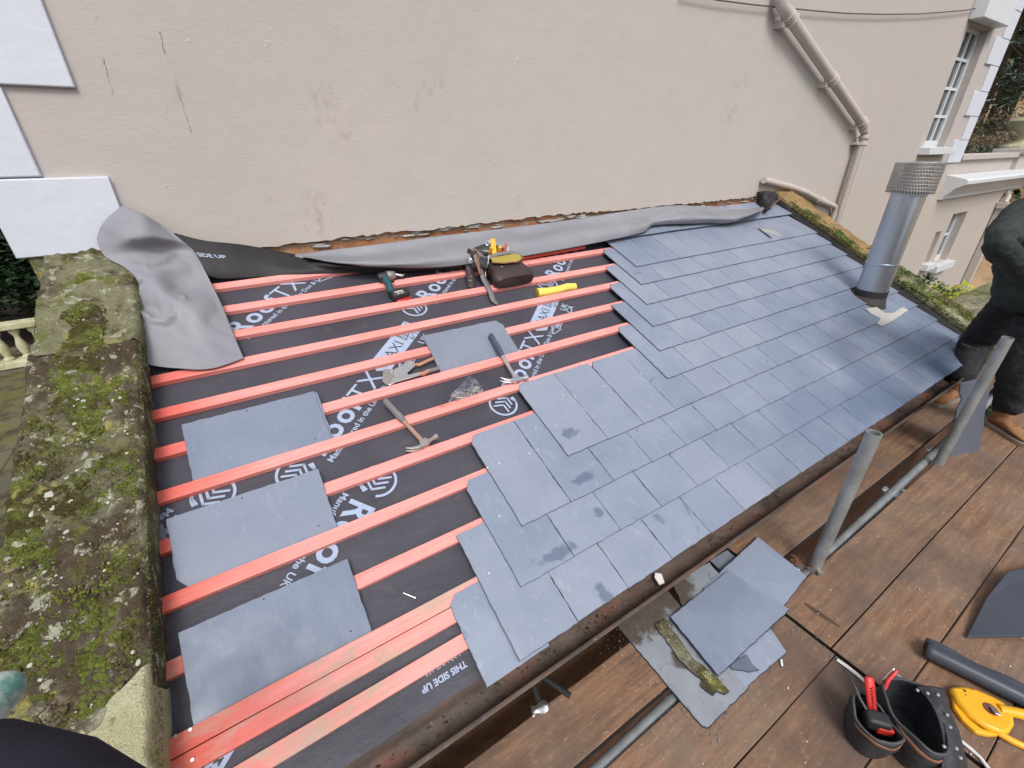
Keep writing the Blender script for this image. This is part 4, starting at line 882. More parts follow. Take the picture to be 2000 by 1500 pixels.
# ------------------------------------------------------------------ scaffold
boards = []
def board(x0, x1, yc, lab, wd=.2236, th=.038, z=ZB, jag=None):
    n = 40; b = MB(); lp = []
    for k in range(n+1):
        x = x0+(x1-x0)*k/n; e = .0015; a = e*noise.noise(Vector((x*4, yc*5, 1))); c = e*noise.noise(Vector((x*4, yc*5, 7))); zz = z+.0012*noise.noise(Vector((x*2, yc, 3)))
        lp.append([(x, yc-wd/2+a, zz-th), (x, yc+wd/2+c, zz-th), (x, yc+wd/2+c, zz), (x, yc+wd/6, zz+.0005), (x, yc-wd/6, zz-.0003), (x, yc-wd/2+a, zz)])
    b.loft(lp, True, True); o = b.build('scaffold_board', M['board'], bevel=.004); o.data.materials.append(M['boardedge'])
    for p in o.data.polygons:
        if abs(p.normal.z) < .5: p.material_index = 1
    tag(o, lab, 'scaffold board', 'boards of the scaffold deck'); boards.append(o); return o
board(2.90, 6.9, -2.285, 'inner scaffold board beside the gutter, running to the tan boots', .205)
board(-.4, 2.52, -2.380, 'near inner scaffold board with a metal clip on it', .195)
board(2.79, 7.0, -2.622, 'board next to the silver tube, from the slate stack to the right')
board(2.79, 7.0, -2.848, 'board with the dark gouge, second from the silver tube')
board(2.79, 7.0, -3.074, 'board under the curved grey gutter piece')
board(-.4, 2.775, -2.645, 'near board with the big bottom slate on it')
board(-.4, 2.775, -2.870, 'near board beside the black tool pouch')
board(-.4, 2.775, -3.096, 'near board under the black tool pouch, closest to the camera')
board(2.79, 7.0, -3.300, 'board under the yellow tool at the right edge')
def tube_thing(a, b_, lab, name='scaffold_tube', r=.0242, cat='scaffold tube'):
    a, b_ = Vector(a), Vector(b_); t = thing(name, lab, cat, Matrix.Translation(a)); I = t.matrix_world.inverted(); m = MB(); n = 24
    d = (b_-a).normalized(); u = d.orthogonal().normalized(); v = d.cross(u)
    def lp(p, rr): return [p+(u*math.cos(2*math.pi*k/n)+v*math.sin(2*math.pi*k/n))*rr for k in range(n)]
    m.loft([lp(a, r-.004), lp(a, r), lp(b_, r), lp(b_, r-.004), lp(b_-d*.3, r-.004)], False, True, I); m.build('tube_body', M['galv'], t, smooth=40)
    return t
tube_thing((-1, -2.575, ZB-.040), (7.5, -2.400, ZB-.040), 'long silver scaffold tube lying in the gap between the boards')
t1 = tube_thing((3.14, -2.497, -3.3), (3.115, -2.507, ZB+.775), 'upright grey scaffold pole rising beside the slate stack', 'scaffold_pole', .026)
t2 = tube_thing((4.63, -2.505, -3.3), (4.60, -2.525, ZB+.845), 'upright grey scaffold pole with the dark slate leaning on it', 'scaffold_pole', .026)
# couplers
def coupler(x, y, z, lab):
    c = thing('coupler', lab, 'coupler', Matrix.Translation((x, y, z))); 
    MB().tube([(-.028, 0, 0), (.028, 0, 0)], .031, 20).build('saddle', M['bright'], c, smooth=30); MB().box((0, -.036, .018), (.05, .03, .012)).build('flap_plate', M['bright'], c, bevel=.003); MB().box((0, .034, .02), (.05, .02, .01)).build('flap_plate', M['bright'], c, bevel=.003)
    MB().tube([(0, -.045, .0), (0, -.045, .055)], .007, 8).ring([(0, .068), (.012, .068), (.012, .055), (0, .055)], 6, None, (0, -.045, 0)).build('bolt', M['worn'], c)
p = Zp(1722, 952, ZB-.02); coupler(p.x, -2.575+.0206*(p.x+1), ZB-.040, 'bright coupler clamped on the silver tube between the two poles')
p = Zp(1822, 880, ZB-.02); coupler(p.x, -2.575+.0206*(p.x+1), ZB-.040, 'coupler joining the silver tube beside the leaning slate')
p = Zp(1562, 1100, ZB); coupler(p.x, -2.575+.0206*(p.x+1), ZB-.040, 'dull coupler at the foot of the nearer upright pole')
b = MB(); 
for i in range(16):
    a = rd.uniform(0, 6.28); q = p+Vector((rd.uniform(-.03, .03), rd.uniform(-.02, .03), 0)); b.tube([q, q+Vector((math.cos(a)*.03, math.sin(a)*.03, rd.uniform(0, .02))), q+Vector((math.cos(a+.6)*.05, math.sin(a+.6)*.05, rd.uniform(0, .03)))], [.002, .002, .001], 5)
tag(b.build('fibre_tuft', M['tan']), 'tuft of frayed brown rope at the foot of the nearer pole', 'rope')
# silver bracket and debris by the gutter
p = Zp(1055, 1385, ZB); c = thing('gutter_bracket', 'torn bright metal clip lying on the near inner board', 'bracket', Matrix.Translation((p.x, p.y, ZB)) @ Matrix.Rotation(R(-20), 4, 'Z') @ Matrix.Scale(.7, 4))
rows = [[(x, y*(1+.2*math.sin(x*90)), .012+.012*math.sin(x*50+y*30)+.004*math.cos(y*120)) for y in np.linspace(-.025, .025, 8)] for x in np.linspace(-.045, .04, 12)]
MB().grid(rows).build('torn_plate', M['bright'], c, solid=.0015); MB().tube([(-.01, .12, .02), (.0, .03, .012)], .016, 12).build('stub', M['rubber'], c)
p = Zp(1095, 1355, ZB-.01); tag(MB().tube([p+Vector((-.03, .10, .004)), p+Vector((.02, -.03, .012))], .011, 10).build('metal_stub', M['rubber']), 'short dark metal stub poking from under the gutter', 'metal stub')
# near tube end at lower left and sleeve of the photographer
d = ray(26, 1318); P0 = Vector(CAM+d*.62/1.0); d2 = ray(-150, 1560); P1 = Vector(CAM+d2*.50)
P1 = P0+(P1-P0)*3.5
pn = thing('scaffold_tube', 'pale green-stained end of a tube close to the camera at lower left', 'scaffold tube', Matrix.Translation(P0)); I = pn.matrix_world.inverted()
m_ = NM('green_stained_tube', .6, .1); m_.col(m_.mix(m_.ramp(m_.noise(22, 5, .7), [(.45, 0), (.6, 1)]), (.44, .50, .46), (.10, .27, .22)))
dd = (P1-P0).normalized(); MB().tube([P0-dd*.0, P0+dd*.006, P0+dd*.016, P1], [.010, .0185, .0235, .0245], 24, I).build('tube_body', m_.m, pn, smooth=50)
sp = [Vector(CAM+ray(x, y)*dd_) for x, y, dd_ in ((-260, 1560, .52), (-60, 1545, .50), (80, 1585, .48), (200, 1660, .45), (330, 1800, .42))]
o = MB().tube(sp, [.062, .066, .066, .062, .06], 32).build('jacket_sleeve', M['navy'], smooth=180); tag(o, 'dark navy jacket sleeve of the photographer in the bottom left corner', 'sleeve')
# ------------------------------------------------------------------ flue
fl = thing('flue', 'tall stainless steel flue with perforated cowl rising through the slates', 'flue', Matrix.Translation(rl(FX, FY, .03)) @ Matrix.Rotation(R(1.5), 4, 'Y')); rF = .112
MB().ring([(rF, -.15), (rF, .315), (rF+.004, .318), (rF+.004, .332), (rF-.001, .335)], 64).build('lower_section', M['steel'], fl)
MB().ring([(rF-.001, .333), (rF-.001, .845), (rF+.004, .85), (rF+.004, .862), (rF-.002, .866), (rF-.002, .90)], 64).build('upper_section', M['steel'], fl)
MB().ring([(rF+.003, .02), (rF+.006, .02), (rF+.006, .105), (rF+.002, .108)], 64).build('rubber_seal', M['rubber'], fl)
MB().ring([(rF+.005, .862), (rF+.007, .865), (rF+.007, .888), (rF+.004, .89)], 64).build('clamp_band', M['rubber'], fl)
fb = MB(); lp0 = []; lp1 = []; lp2 = []
for k in range(48):
    a = 2*math.pi*k/48; x, y = math.cos(a), math.sin(a); z = lambda r: -math.tan(-PH)*0+y*r*math.tan(PH)
    lp0.append((x*(rF+.004), y*(rF+.004), .055)); lp1.append((x*(rF+.014), y*(rF+.02), .032+z(rF+.02))); lp2.append((x*(rF+.026), y*(rF+.036), .018+z(rF+.036)))
fb.loft([lp0, lp1, lp2]); fb.build('flashing_skirt', simple('sooty_flashing', (.035, .028, .025), .7), fl, solid=.003)
# cowl of punched steel: real holes
cw = MB(); RC, z0, z1 = .150, .865, 1.075; nk, nr = 52, 9
for i in range(nr):
    za, zb = z0+(z1-z0)*i/nr, z0+(z1-z0)*(i+1)/nr; hz = (zb-za)*.20
    for k in range(nk):
        of = .5*(i % 2); a0, a1 = 2*math.pi*(k+of)/nk, 2*math.pi*(k+1+of)/nk; am = (a1-a0)*.20; P = lambda a, z, r=RC: (r*math.cos(a), r*math.sin(a), z)
        o4 = [P(a0, za), P(a1, za), P(a1, zb), P(a0, zb)]; i4 = [P(a0+am, za+hz), P(a1-am, za+hz), P(a1-am, zb-hz), P(a0+am, zb-hz)]
        lip = [P(a0+am, za+hz*1.0, RC+.004), P(a1-am, za+hz, RC+.004), P(a1-am, zb-hz, RC+.0005), P(a0+am, zb-hz, RC+.0005)]
        cw.add(o4+lip, [(0, 1, 5, 4), (1, 2, 6, 5), (2, 3, 7, 6), (3, 0, 4, 7)])
cw.build('perforated_cowl', mk_metal('dull_punched_steel', (.46, .44, .42), .4, .85), fl, smooth=0, solid=.0012, fix=False)
MB().ring([(RC-.002, z1-.004), (RC+.004, z1-.004), (RC+.004, z1+.006), (RC-.02, z1+.008), (RC-.02, z1), (RC-.002, z1-.001)], 64).build('cowl_rim', M['bright'], fl)
MB().ring([(.03, .9), (.09, .9), (.09, 1.07), (.03, 1.07)], 40).build('inner_pipe', M['worn'], fl)
# ------------------------------------------------------------------ little things on the roof
s, t = Rp(1507, 455, .06); ob = thing('lead_scrap', 'curled scrap of pale metal lying on the upper slates', 'metal scrap', rframe(s, t, .052, -14))
rows = [[(x, y, .002+.28*max(0, -x-.05)+.004*math.sin(x*25+y*18)) for y in np.linspace(-.09, .09, 8)] for x in np.linspace(-.11, .11, 12)]
MB().grid(rows).build('curled_plate', M['lead'], ob, solid=.0015, smooth=60)
def nail(px, py, h, deg, lab, L=.045):
    s, t = Rp(px, py, h); o = MB().tube([(-L/2, 0, .0022), (L/2, 0, .0022)], .0018, 8).tube([(L/2, 0, .0022), (L/2+.0015, 0, .0022)], .0048, 10).build('nail', M['bright'], smooth=30); o.matrix_world = rframe(s, t, h, deg); tag(o, lab, 'nail')
nail(799, 1163, .001, -48, 'galvanised clout nail lying on the membrane below the clipped slate'); 
# splinter of wood/wire at far right
s, t = Rp(1520, 395, .06); o = MB().tube([Vector(K(1492, 418, h=.06)), Vector(K(1512, 398, h=.14)), Vector(K(1538, 376, h=.22))], .006, 6).build('straw_batten', M['tan']); tag(o, 'thin tan cane sticking up at the top right corner of the roof', 'cane')
# --------- hammers
def hammer(name, lab, hx, hy, px, py, hh, mats, mirror=False, L=.33):
    # handle from (hx,hy) to the head at (px,py)
    a, b_ = Vector(Rp(hx, hy, hh)), Vector(Rp(px, py, hh)); d = Vector((b_.x-a.x, -(b_.y-a.y))); ang = math.degrees(math.atan2(d.y, d.x)); L = d.length
    t = thing(name, lab, 'hammer', rframe(a.x, a.y, hh, ang)); H, G2, S = mats
    if G2 is H: MB()
    MB().tube([(0, 0, 0), (.008, 0, 0), (.05, 0, 0), (.12, 0, 0), (L*.5, 0, 0)], [.013, .0165, .0145, .0165, .012], 14, None, True, 1.25).build('grip', mats[0], t, smooth=60)
    MB().tube([(L*.48, 0, 0), (L*.6, 0, 0), (L*.8, 0, 0), (L-.01, 0, 0)], [.0115, .010, .010, .0115], 14, None, True, 1.15).build('shaft', mats[1], t, smooth=60)
    sg = -1 if mirror else 1
    h = MB(); h.box((L, 0, 0), (.032, .036, .026))
    h.tube([(L, .012*sg, 0), (L+.002, .035*sg, 0), (L+.002, .05*sg, 0), (L+.002, .052*sg, 0), (L+.002, .068*sg, 0)], [.013, .009, .009, .0135, .0135], 14)
    for q in (-1, 1):
        pts = [(L+.004, -.015*sg, q*.006), (L+.002, -.04*sg, q*.008), (L-.008, -.062*sg, q*.010), (L-.024, -.082*sg, q*.012)]
        h.tube(pts, [.010, .0085, .006, .003], 8, None, True, .7)
    h.build('head', mats[2], t, smooth=45, bevel=.002)
    return t
hammer('claw_hammer', 'claw hammer with worn brown and grey handle lying across a batten', 752, 783, 829, 866, .040, (M['greyh'], M['wood'], M['worn']), False)
hammer('claw_hammer', 'steel claw hammer with navy blue grip lying on a grey slate', 958, 655, 1008, 741, .048, (M['blueh'], M['bright'], M['bright']), False)
# --------- slate cutter shears
a = Vector(Rp(752, 745, .02)); sh = thing('slate_cutter', 'steel slate cutter pliers with two faded orange handles', 'slate cutter', None)
def R3(px, py, h): s, t = Rp(px, py, h); return Vector((s, -t, h))
sh.matrix_world = MR.copy()
def prism_px(pxs, h, th): return MB().prism([tuple(R3(x, y, h)[:2]) for x, y in pxs], h, h+th)
prism_px(((770,722),(805,706),(813,714),(795,730),(800,736),(778,740),(765,748),(758,752),(762,734)), .020, .006).build('body_plate', M['bright'], sh, bevel=.002)
prism_px(((748,722),(766,722),(770,735),(755,753),(747,745)), .028, .004).build('cutting_blade', M['worn'], sh, bevel=.001)
prism_px(((768,738),(800,733),(822,727),(823,733),(800,740),(772,748),(762,754),(757,752)), .030, .007).build('lower_jaw', M['bright'], sh, bevel=.002)
MB().tube([R3(806, 711, .026), R3(818, 713, .026), R3(846, 700, .03)], [.006, .009, .009], 12).build('handle', M['orangeg'], sh)
MB().tube([R3(820, 730, .034), R3(826, 730, .034), R3(838, 724, .036)], [.009, .011, .011], 12).build('handle', M['orangeg'], sh)
MB().tube([R3(836, 725, .036), R3(858, 719, .038)], [.0115, .010], 12).build('grip', M['greyh'], sh)
MB().ring([(0, .045), (.006, .045), (.007, .03)], 12, None, tuple(R3(765, 733, 0)[:2])+(0,)).build('pivot_bolt', M['bright'], sh)
# --------- plastic bag of nails
bag = thing('plastic_bag', 'small clear plastic bag of fixings propped against a batten', 'bag', MR.copy())
def bagrow(z, x0, x1, y, bulge):
    return [(x0+(x1-x0)*k/15, y-bulge*math.sin(math.pi*k/15), z) for k in range(16)]
bL, bR = R3(875, 788, .005), R3(945, 764, .005); top_ = R3(916, 735, .10)
lps = []
for k in range(11):
    f = k/10; c = (bL.lerp(bR, .5)).lerp(top_, f); hw = (bR-bL)*.5*(1-f**1.3*.92); loop = []
    for q in range(18):
        a_ = 2*math.pi*q/18; n_ = (bR-bL).normalized().orthogonal() if 0 else Vector((0, 1, 0))
        pt = c+hw*math.cos(a_)+Vector((0, 1, .1))*math.sin(a_)*(.030*(1-f)+.004)+Vector((noise.noise(Vector((q, k*.9, 1))), noise.noise(Vector((q, k*.9, 5))), noise.noise(Vector((q, k*.9, 9)))))*.010*(1-f*.5)
        loop.append(pt)
    lps.append(loop)
MB().loft(lps, True, True).build('bag_skin', mk_plastic_clear(), bag, smooth=25)
fx_ = MB(); rd = random.Random(4)
for i in range(130):
    c = bL.lerp(bR, rd.uniform(.15, .85))+Vector((0, rd.uniform(-.012, .022), rd.uniform(.006, .034))); d_ = Vector((rd.uniform(-1, 1), rd.uniform(-1, 1), rd.uniform(-.5, .5))).normalized()*.012
    fx_.tube([c-d_, c+d_], .0016, 5); fx_.tube([c+d_, c+d_*1.1], .004, 6)
tag(fx_.build('nails_inside', M['worn'], bag), 'loose nails heaped inside the bag', kind='stuff')
# --------- impact driver
dr = thing('impact_driver', 'cordless impact driver with teal body and black battery lying on the battens', 'impact driver', MR.copy())
h0 = .055
A_, B_ = R3(738, 543, h0), R3(772, 536, h0)
MB().tube([A_, A_.lerp(B_, .1), A_.lerp(B_, .55)], [.022, .028, .028], 20).build('motor_housing', M['rubber'], dr)
MB().tube([A_.lerp(B_, .5), A_.lerp(B_, .62), A_.lerp(B_, .95), B_], [.0285, .029, .022, .016], 20).build('hammer_case', M['worn'], dr)
MB().tube([B_, R3(786, 538, h0), R3(789, 536, h0)], [.008, .008, .004], 12).build('drive_collet', M['bright'], dr)
MB().tube([R3(752, 545, h0), R3(760, 556, h0), R3(764, 572, h0-.01)], [.022, .019, .020], 14).build('handle', M['teal'], dr)
MB().box((0, 0, 0), (.02, .02, .012)).build('trigger', M['rubber'], dr, M=Matrix.Translation(R3(766, 549, h0+.004)))
bt = MB().box((0, 0, 0), (.105, .058, .05)).build('battery', M['rubber'], dr, bevel=.010, M=Matrix.Translation(R3(781, 575, .038)) @ Matrix.Rotation(R(8), 4, 'Z'))
MB().box((.01, -.012, -.02), (.09, .05, .018)).build('battery_base', M['redp'], bt, bevel=.004)
b = MB(); vs, fs = text_mesh('makita', .020, .0006); b.add(vs, fs, Matrix.Translation((-.036, -.006, .0256))); vs, fs = text_mesh('18V LXT', .013, .0003); b.add(vs, fs, Matrix.Translation((-.030, -.022, .0256))); b.build('printed_lettering', M['whitec'], bt, smooth=0, fix=False)
# --------- tool belt
tb_ = thing('tool_belt', 'brown leather tool belt with worn yellow pouch, ruler and hanging straps', 'tool belt', MR.copy())
def pouch(cx, cy, cz, w_, d_, h_, mat, n=28, slump=0):
    lps = []
    for k in range(9):
        f = k/8; ww = w_/2*(1.10-.24*f+.04*math.sin(math.pi*f*3))*(1 if f > .05 else .90); dd_ = d_/2*(.75+.35*math.sin(math.pi*f)); lp = []
        for q in range(n):
            a = 2*math.pi*q/n; ca, sa = math.cos(a), math.sin(a); e = 3.6; r_ = (abs(ca)**e+abs(sa)**e)**(-1/e)
            lp.append(Vector((cx+ww*ca*r_+.004*noise.noise(Vector((q*.7, k, cx))), cy-h_/2+h_*f+.0*sa, cz+dd_*sa*r_+.004*noise.noise(Vector((q*.7, k, 3))))))
        lps.append(lp)
    return MB().loft(lps, True, False)
pc = R3(990, 525, .08)
pouch(pc.x, pc.y-.015, .070, .27, .105, .215, M['leather']).build('main_pouch', M['leather'], tb_, smooth=60, solid=.004)
MB().prism([(pc.x-.105, pc.y+.055), (pc.x+.09, pc.y+.065), (pc.x+.115, pc.y+.03), (pc.x+.10, pc.y-.005), (pc.x+.02, pc.y-.025), (pc.x-.07, pc.y-.015), (pc.x-.115, pc.y+.01)], .137, .144).build('yellow_hide_panel', M['oliveyellow'], tb_, bevel=.004)
MB().tube([(pc.x-.125, pc.y+.07, .13), (pc.x-.04, pc.y+.082, .142), (pc.x+.05, pc.y+.085, .142), (pc.x+.12, pc.y+.07, .13)], .016, 12, None, True, .6).build('rim_binding', M['greyh'], tb_)
MB().tube([(pc.x-.12, pc.y+.01, .14), (pc.x-.05, pc.y-.025, .148), (pc.x+.05, pc.y-.032, .148), (pc.x+.12, pc.y+.01, .14), (pc.x+.125, pc.y+.045, .138)], .0045, 8).build('stitched_edge', M['tan'], tb_)
for (x, y) in ((-.1, .075), (.11, .075), (-.08, -.05), (.11, -.06)): MB().ring([(0, .004), (.005, .003), (.006, 0)], 10, None, (pc.x+x, pc.y+y, .142)).build('rivet', M['bright'], tb_)
# nylon padding behind and holder rings
q1 = R3(945, 498, .09)
MB().tube([R3(920, 508, .07), R3(928, 497, .10), R3(950, 490, .12), R3(978, 493, .11), R3(990, 502, .08)], [.03, .045, .052, .045, .03], 18, None, True, .8).build('padded_belt', M['nylon'], tb_, smooth=60)
MB().tube([R3(926, 520, .06), R3(940, 515, .10), R3(952, 520, .09)], [.03, .045, .03], 16).build('holster', M['nylon'], tb_, smooth=60)
def dring(px, py, h, r=.022, ax=(0, 1, 0)):
    c = R3(px, py, h); rd_ = random.Random(px); E_ = Euler((rd_.uniform(.2, 1.2), rd_.uniform(-.6, .6), rd_.uniform(0, 3))).to_matrix()
    MB().tube([c+E_ @ Vector((r*math.cos(a), r*.8*math.sin(a), 0)) for a in np.linspace(0, 2*math.pi, 15)], .0028, 6).build('metal_ring', M['bright'], tb_)
for q in ((953, 475, .17), (950, 490, .17), (938, 497, .16), (903, 508, .08), (918, 508, .13)): dring(*q)
MB().bbox((-.016, -.05, 0), (.016, .06, .006)).build('folding_ruler', M['yellow'], tb_, bevel=.001, M=Matrix.Translation(R3(964, 484, .16)) @ Matrix.Rotation(R(-14), 4, 'Z') @ Matrix.Rotation(R(35), 4, 'X'))
for i, (x, y) in enumerate(((957, 495), (974, 494))): MB().tube([R3(x, y, .13), R3(x+3, y-12, .18)], .010 if i == 0 else .013, 10).build('yellow_handle', M['yellow'], tb_)
MB().tube([R3(983, 498, .13), R3(989, 476, .19)], [.009, .007], 10).build('red_handle', M['redp'], tb_); MB().tube([R3(990, 497, .13), R3(993, 482, .17)], [.007, .004], 10).build('silver_tool', M['bright'], tb_)
def strap(pts, w_, mat, name, th=.004):
    P = [R3(*p) for p in pts]; n = len(P); rows = []
    Bz = catmull([[tuple(p), tuple(p)] for p in P], 1, 30)[:, 0]
    for i in range(len(Bz)):
        d = Vector(Bz[min(i+1, len(Bz)-1)]-Bz[max(i-1, 0)]).normalized(); sd_ = d.cross(Vector((0, 0, 1))).normalized()*w_/2; rows.append([Vector(Bz[i])-sd_, Vector(Bz[i]), Vector(Bz[i])+sd_])
    return MB().grid(rows).build(name, mat, tb_, solid=th, smooth=60)
strap([(922, 488, .16), (916, 505, .11), (917, 525, .06), (920, 545, .035), (921, 562, .012)], .055, M['leather'], 'wide_strap')
strap([(928, 490, .15), (932, 510, .12), (945, 545, .05), (958, 570, .035), (963, 585, .022), (972, 593, .006)], .035, M['greyh'], 'belt_end')
strap([(925, 485, .165), (935, 495, .15), (934, 515, .12), (938, 535, .08)], .018, M['tan'], 'thin_strap')
MB().tube([R3(955, 498, .15), R3(953, 515, .13), R3(948, 530, .06), R3(949, 540, .05)], .0022, 6).build('cord', M['whitec'], tb_)
for (x, y) in ((919, 540), (922, 540), (920, 548), (917, 548)): c_ = R3(x, y, .045); MB().ring([(0, .003), (.004, .002), (.005, 0)], 8, None, tuple(c_)).build('rivet', M['bright'], tb_)
# --------- yellow tube
yt = thing('yellow_tube', 'soft bright yellow rubber tube lying above a batten', 'tube', MR.copy())
P = [R3(*p) for p in ((1049, 572, .024), (1070, 570, .024), (1090, 566, .026), (1108, 561, .026), (1123, 560, .024))]
MB().tube(P, [.030, .0275, .0255, .0265, .024], 22).build('tube_wall', M['paleyellow'], yt, smooth=60)
d_ = (P[0]-P[1]).normalized(); MB().tube([P[0]-d_*.002, P[0]+d_*.004], [.030, .026], 22).tube([P[0]+d_*.002, P[0]+d_*.006], [.012, .011], 14).build('open_end', M['oliveyellow'], yt)
# ------------------------------------------------------------------ slate stack on the boards
def flat_slate(pxs, z, lab, name='loose_slate', mat=None, th=.007, jag=.0015, tilt=None, seed=1):
    rd = random.Random(seed); P = [Zp(x, y, z) for x, y in pxs]; c = sum(P, Vector())/len(P); pts = []
    for i in range(len(P)):
        a, b_ = P[i], P[(i+1)%len(P)]; L = (b_-a).length; m = max(1, int(L/.018)); n_ = Vector((-(b_-a).y, (b_-a).x, 0)).normalized()
        for k in range(m): pts.append(a.lerp(b_, k/m)+n_*(rd.uniform(-jag, jag) if k else 0)-c)
    m = len(pts); b = MB(); b.loft([[p*1.0 for p in pts], [p+Vector((0, 0, th*.6)) for p in pts], [p*.988+Vector((0, 0, th)) for p in pts]], True, True)
    o = b.build(name, mat or M['slateloose'], smooth=0); o.data.materials.append(M['slateedge'])
    for i in range(2*m): o.data.polygons[i].material_index = 1
    o.matrix_world = Matrix.Translation((c.x, c.y, z)) @ (tilt or Matrix.Identity(4)); tag(o, lab, 'slate', 'loose roofing slates' if name == 'loose_slate' else None); return o
flat_slate(((1200,1218),(1300,1150),(1462,1345),(1382,1424),(1370,1420)), ZB+.002, 'dirty bottom slate of the scaffold stack with a chipped near corner', mat=M['dirtyslate'], seed=2, jag=.002)
flat_slate(((1415,1270),(1505,1230),(1536,1275),(1456,1345),(1437,1322)), ZB+.0022, 'pale slate showing to the right under the scaffold stack', mat=M['beigeslate'], seed=3)
flat_slate(((1310,1135),(1385,1100),(1420,1140),(1340,1200)), ZB+.010, 'grimy old slate next to the gutter behind the stack', mat=M['dirtyslate'], seed=4, jag=.004)
flat_slate(((1386,1097),(1420,1076),(1448,1100),(1430,1125),(1412,1120)), ZB-.02, 'small square of slate in the gap below the gutter', seed=5)
flat_slate(((1278,1222),(1300,1210),(1350,1285),(1400,1325),(1424,1352),(1415,1358),(1400,1352),(1392,1360),(1380,1352),(1368,1342),(1372,1330),(1345,1310),(1325,1290),(1310,1265)), ZB+.011, 'long mossy broken slate fragment poking out from the stack', 'slate_fragment', M['mossdark'], .008, .005, seed=6)
flat_slate(((1420,1300),(1458,1280),(1470,1300),(1482,1310),(1462,1314),(1430,1308)), ZB+.011, 'small brown pointed slate fragment by the stack', 'slate_fragment', M['oldslate'], .006, .003, seed=7)
flat_slate(((1480,1050),(1576,1127),(1530,1187),(1380,1170),(1372,1150)), ZB+.014, 'pale slate with a brown stain second from the top of the stack', mat=M['beigeslate'], seed=8)
flat_slate(((1308,1207),(1421,1116),(1542,1192),(1402,1323)), ZB+.024, 'clean blue-grey slate on top of the scaffold stack', mat=M['slate9'], seed=9)
b = MB(); rd = random.Random(31)
for i in range(420):
    x, y = rd.choice(((1225, 1260), (1235, 1290), (1260, 1200), (1280, 1330), (1330, 1390), (1500, 1300), (1600, 1270), (1400, 1430), (1220, 1235), (1440,1110), (1540,1220))); c = Zp(x+rd.gauss(0, 22), y+rd.gauss(0, 22), ZB+.0045); r = rd.uniform(.0015, .006)
    b.add([c+Vector((rd.uniform(-r, r), rd.uniform(-r, r), rd.uniform(0, r*.8))) for _ in range(4)], [(0, 1, 2), (0, 2, 3), (0, 1, 3)])
o = b.build('slate_chippings', M['oldslate'], smooth=0, fix=False); tag(o, 'scatter of tiny slate chippings on the boards', kind='stuff')
b = MB()
for i in range(160):
    c = Zp(rd.uniform(1150, 2000), rd.uniform(1000, 1500), ZB+.0012); r = rd.uniform(.001, .0035)
    if c.x > 2.9 or c.y < -2.55: b.add([c+Vector((rd.uniform(-r, r)*2, rd.uniform(-r, r), rd.uniform(0, r))) for _ in range(4)], [(0, 1, 2), (0, 2, 3), (0, 1, 3)])
tag(b.build('paint_flecks', M['whitec'], smooth=0, fix=False), 'pale flecks and crumbs on the scaffold boards', kind='stuff')
o = flat_slate(((1523,1290),(1527,1289),(1529,1303),(1525,1304)), ZB+.001, 'small white splinter on the board right of the stack', 'chip', M['whitec']); o['category'] = 'chip'
# gouge in board (rotted strip)
P = [Zp(*q, ZB+.0014) for q in ((1572, 1178), (1590, 1192), (1610, 1205), (1640, 1224))]
o = MB().tube(P, [.006, .012, .010, .005], 8, None, True, .12, (0, 0, 1)).build('mud_smear', M['deadmoss']); tag(o, 'dark ragged smear of mud on the board beside the stack', 'mud')
# dark slate leaning on pole
z0_ = Zp(1853, 892, ZB); z1_ = Zp(1910, 880, ZB); nrm = (z1_-z0_).cross(Vector((0.30, .10, 1.2))).normalized()
hz = [onplane(x, y, z0_, nrm) for x, y in ((1853,892),(1910,880),(1919,838),(1923,801),(1930,775),(1934,736),(1905,741),(1875,748),(1873,768),(1878,778),(1868,800),(1862,840))]
nv = Vector(nrm)*.004; c = sum(hz, Vector())/len(hz); b = MB(); b.loft([[p-nv-c for p in hz], [p+nv-c for p in hz]], True, True)
o = b.build('loose_slate', mk_slate('dark_slate', .42), smooth=0, bevel=.001); o.matrix_world = Matrix.Translation(c); tag(o, 'dark notched slate standing upright against the farther scaffold pole', 'slate', 'loose roofing slates')
# dark slate at right edge, propped
b = MB(); P = [Zp(1886, 1247, ZB+.004), Zp(1925, 1170, ZB+.03), Zp(1966, 1120, ZB+.05), Zp(2060, 1100, ZB+.06), Zp(2080, 1240, ZB+.05), Zp(2000, 1245, ZB+.03)]; c = P[0].copy()
b.loft([[p-c for p in P], [p-c+Vector((0, 0, .012)) for p in P]], True, True); o = b.build('loose_slate', mk_slate('charcoal_slate', .22), smooth=0, bevel=.002); o.matrix_world = Matrix.Translation(c); tag(o, 'charcoal slate propped up on the boards at the right edge', 'slate', 'loose roofing slates')
# grey half round length
ht = thing('ridge_piece', 'length of curved dark grey plastic trim lying on the boards', 'plastic trim', Matrix.Translation(Zp(1806, 1262, ZB))); I = ht.matrix_world.inverted()
a, b_ = Zp(1806, 1268, ZB+.030), Zp(2075, 1402, ZB+.030); d = (b_-a).normalized(); sdv = Vector((-d.y, d.x, 0))
rows = []
for k in range(25):
    p = a.lerp(b_, k/24); row = []
    for q in range(22):
        an = R(-105+q*235/21); row.append(p+sdv*math.sin(an)*-.030*(-1)+Vector((0, 0, 1))*math.cos(an)*.032)
    row.append(p+sdv*(.052)+Vector((0, 0, .012+.006*math.sin(k*.5)))); rows.append(row)
MB().grid(rows, I).build('curved_shell', M['greyplast'], ht, smooth=60, solid=.004)
MB().loft([[a+d*.002+sdv*math.sin(q)*.024+Vector((0, 0, math.cos(q)*.026)) for q in np.linspace(0, 6.28, 19)[:-1]], [a+d*.02+sdv*math.sin(q)*.024+Vector((0, 0, math.cos(q)*.026)) for q in np.linspace(0, 6.28, 19)[:-1]]], True, False, I).build('end_stop', M['rubber'], ht)
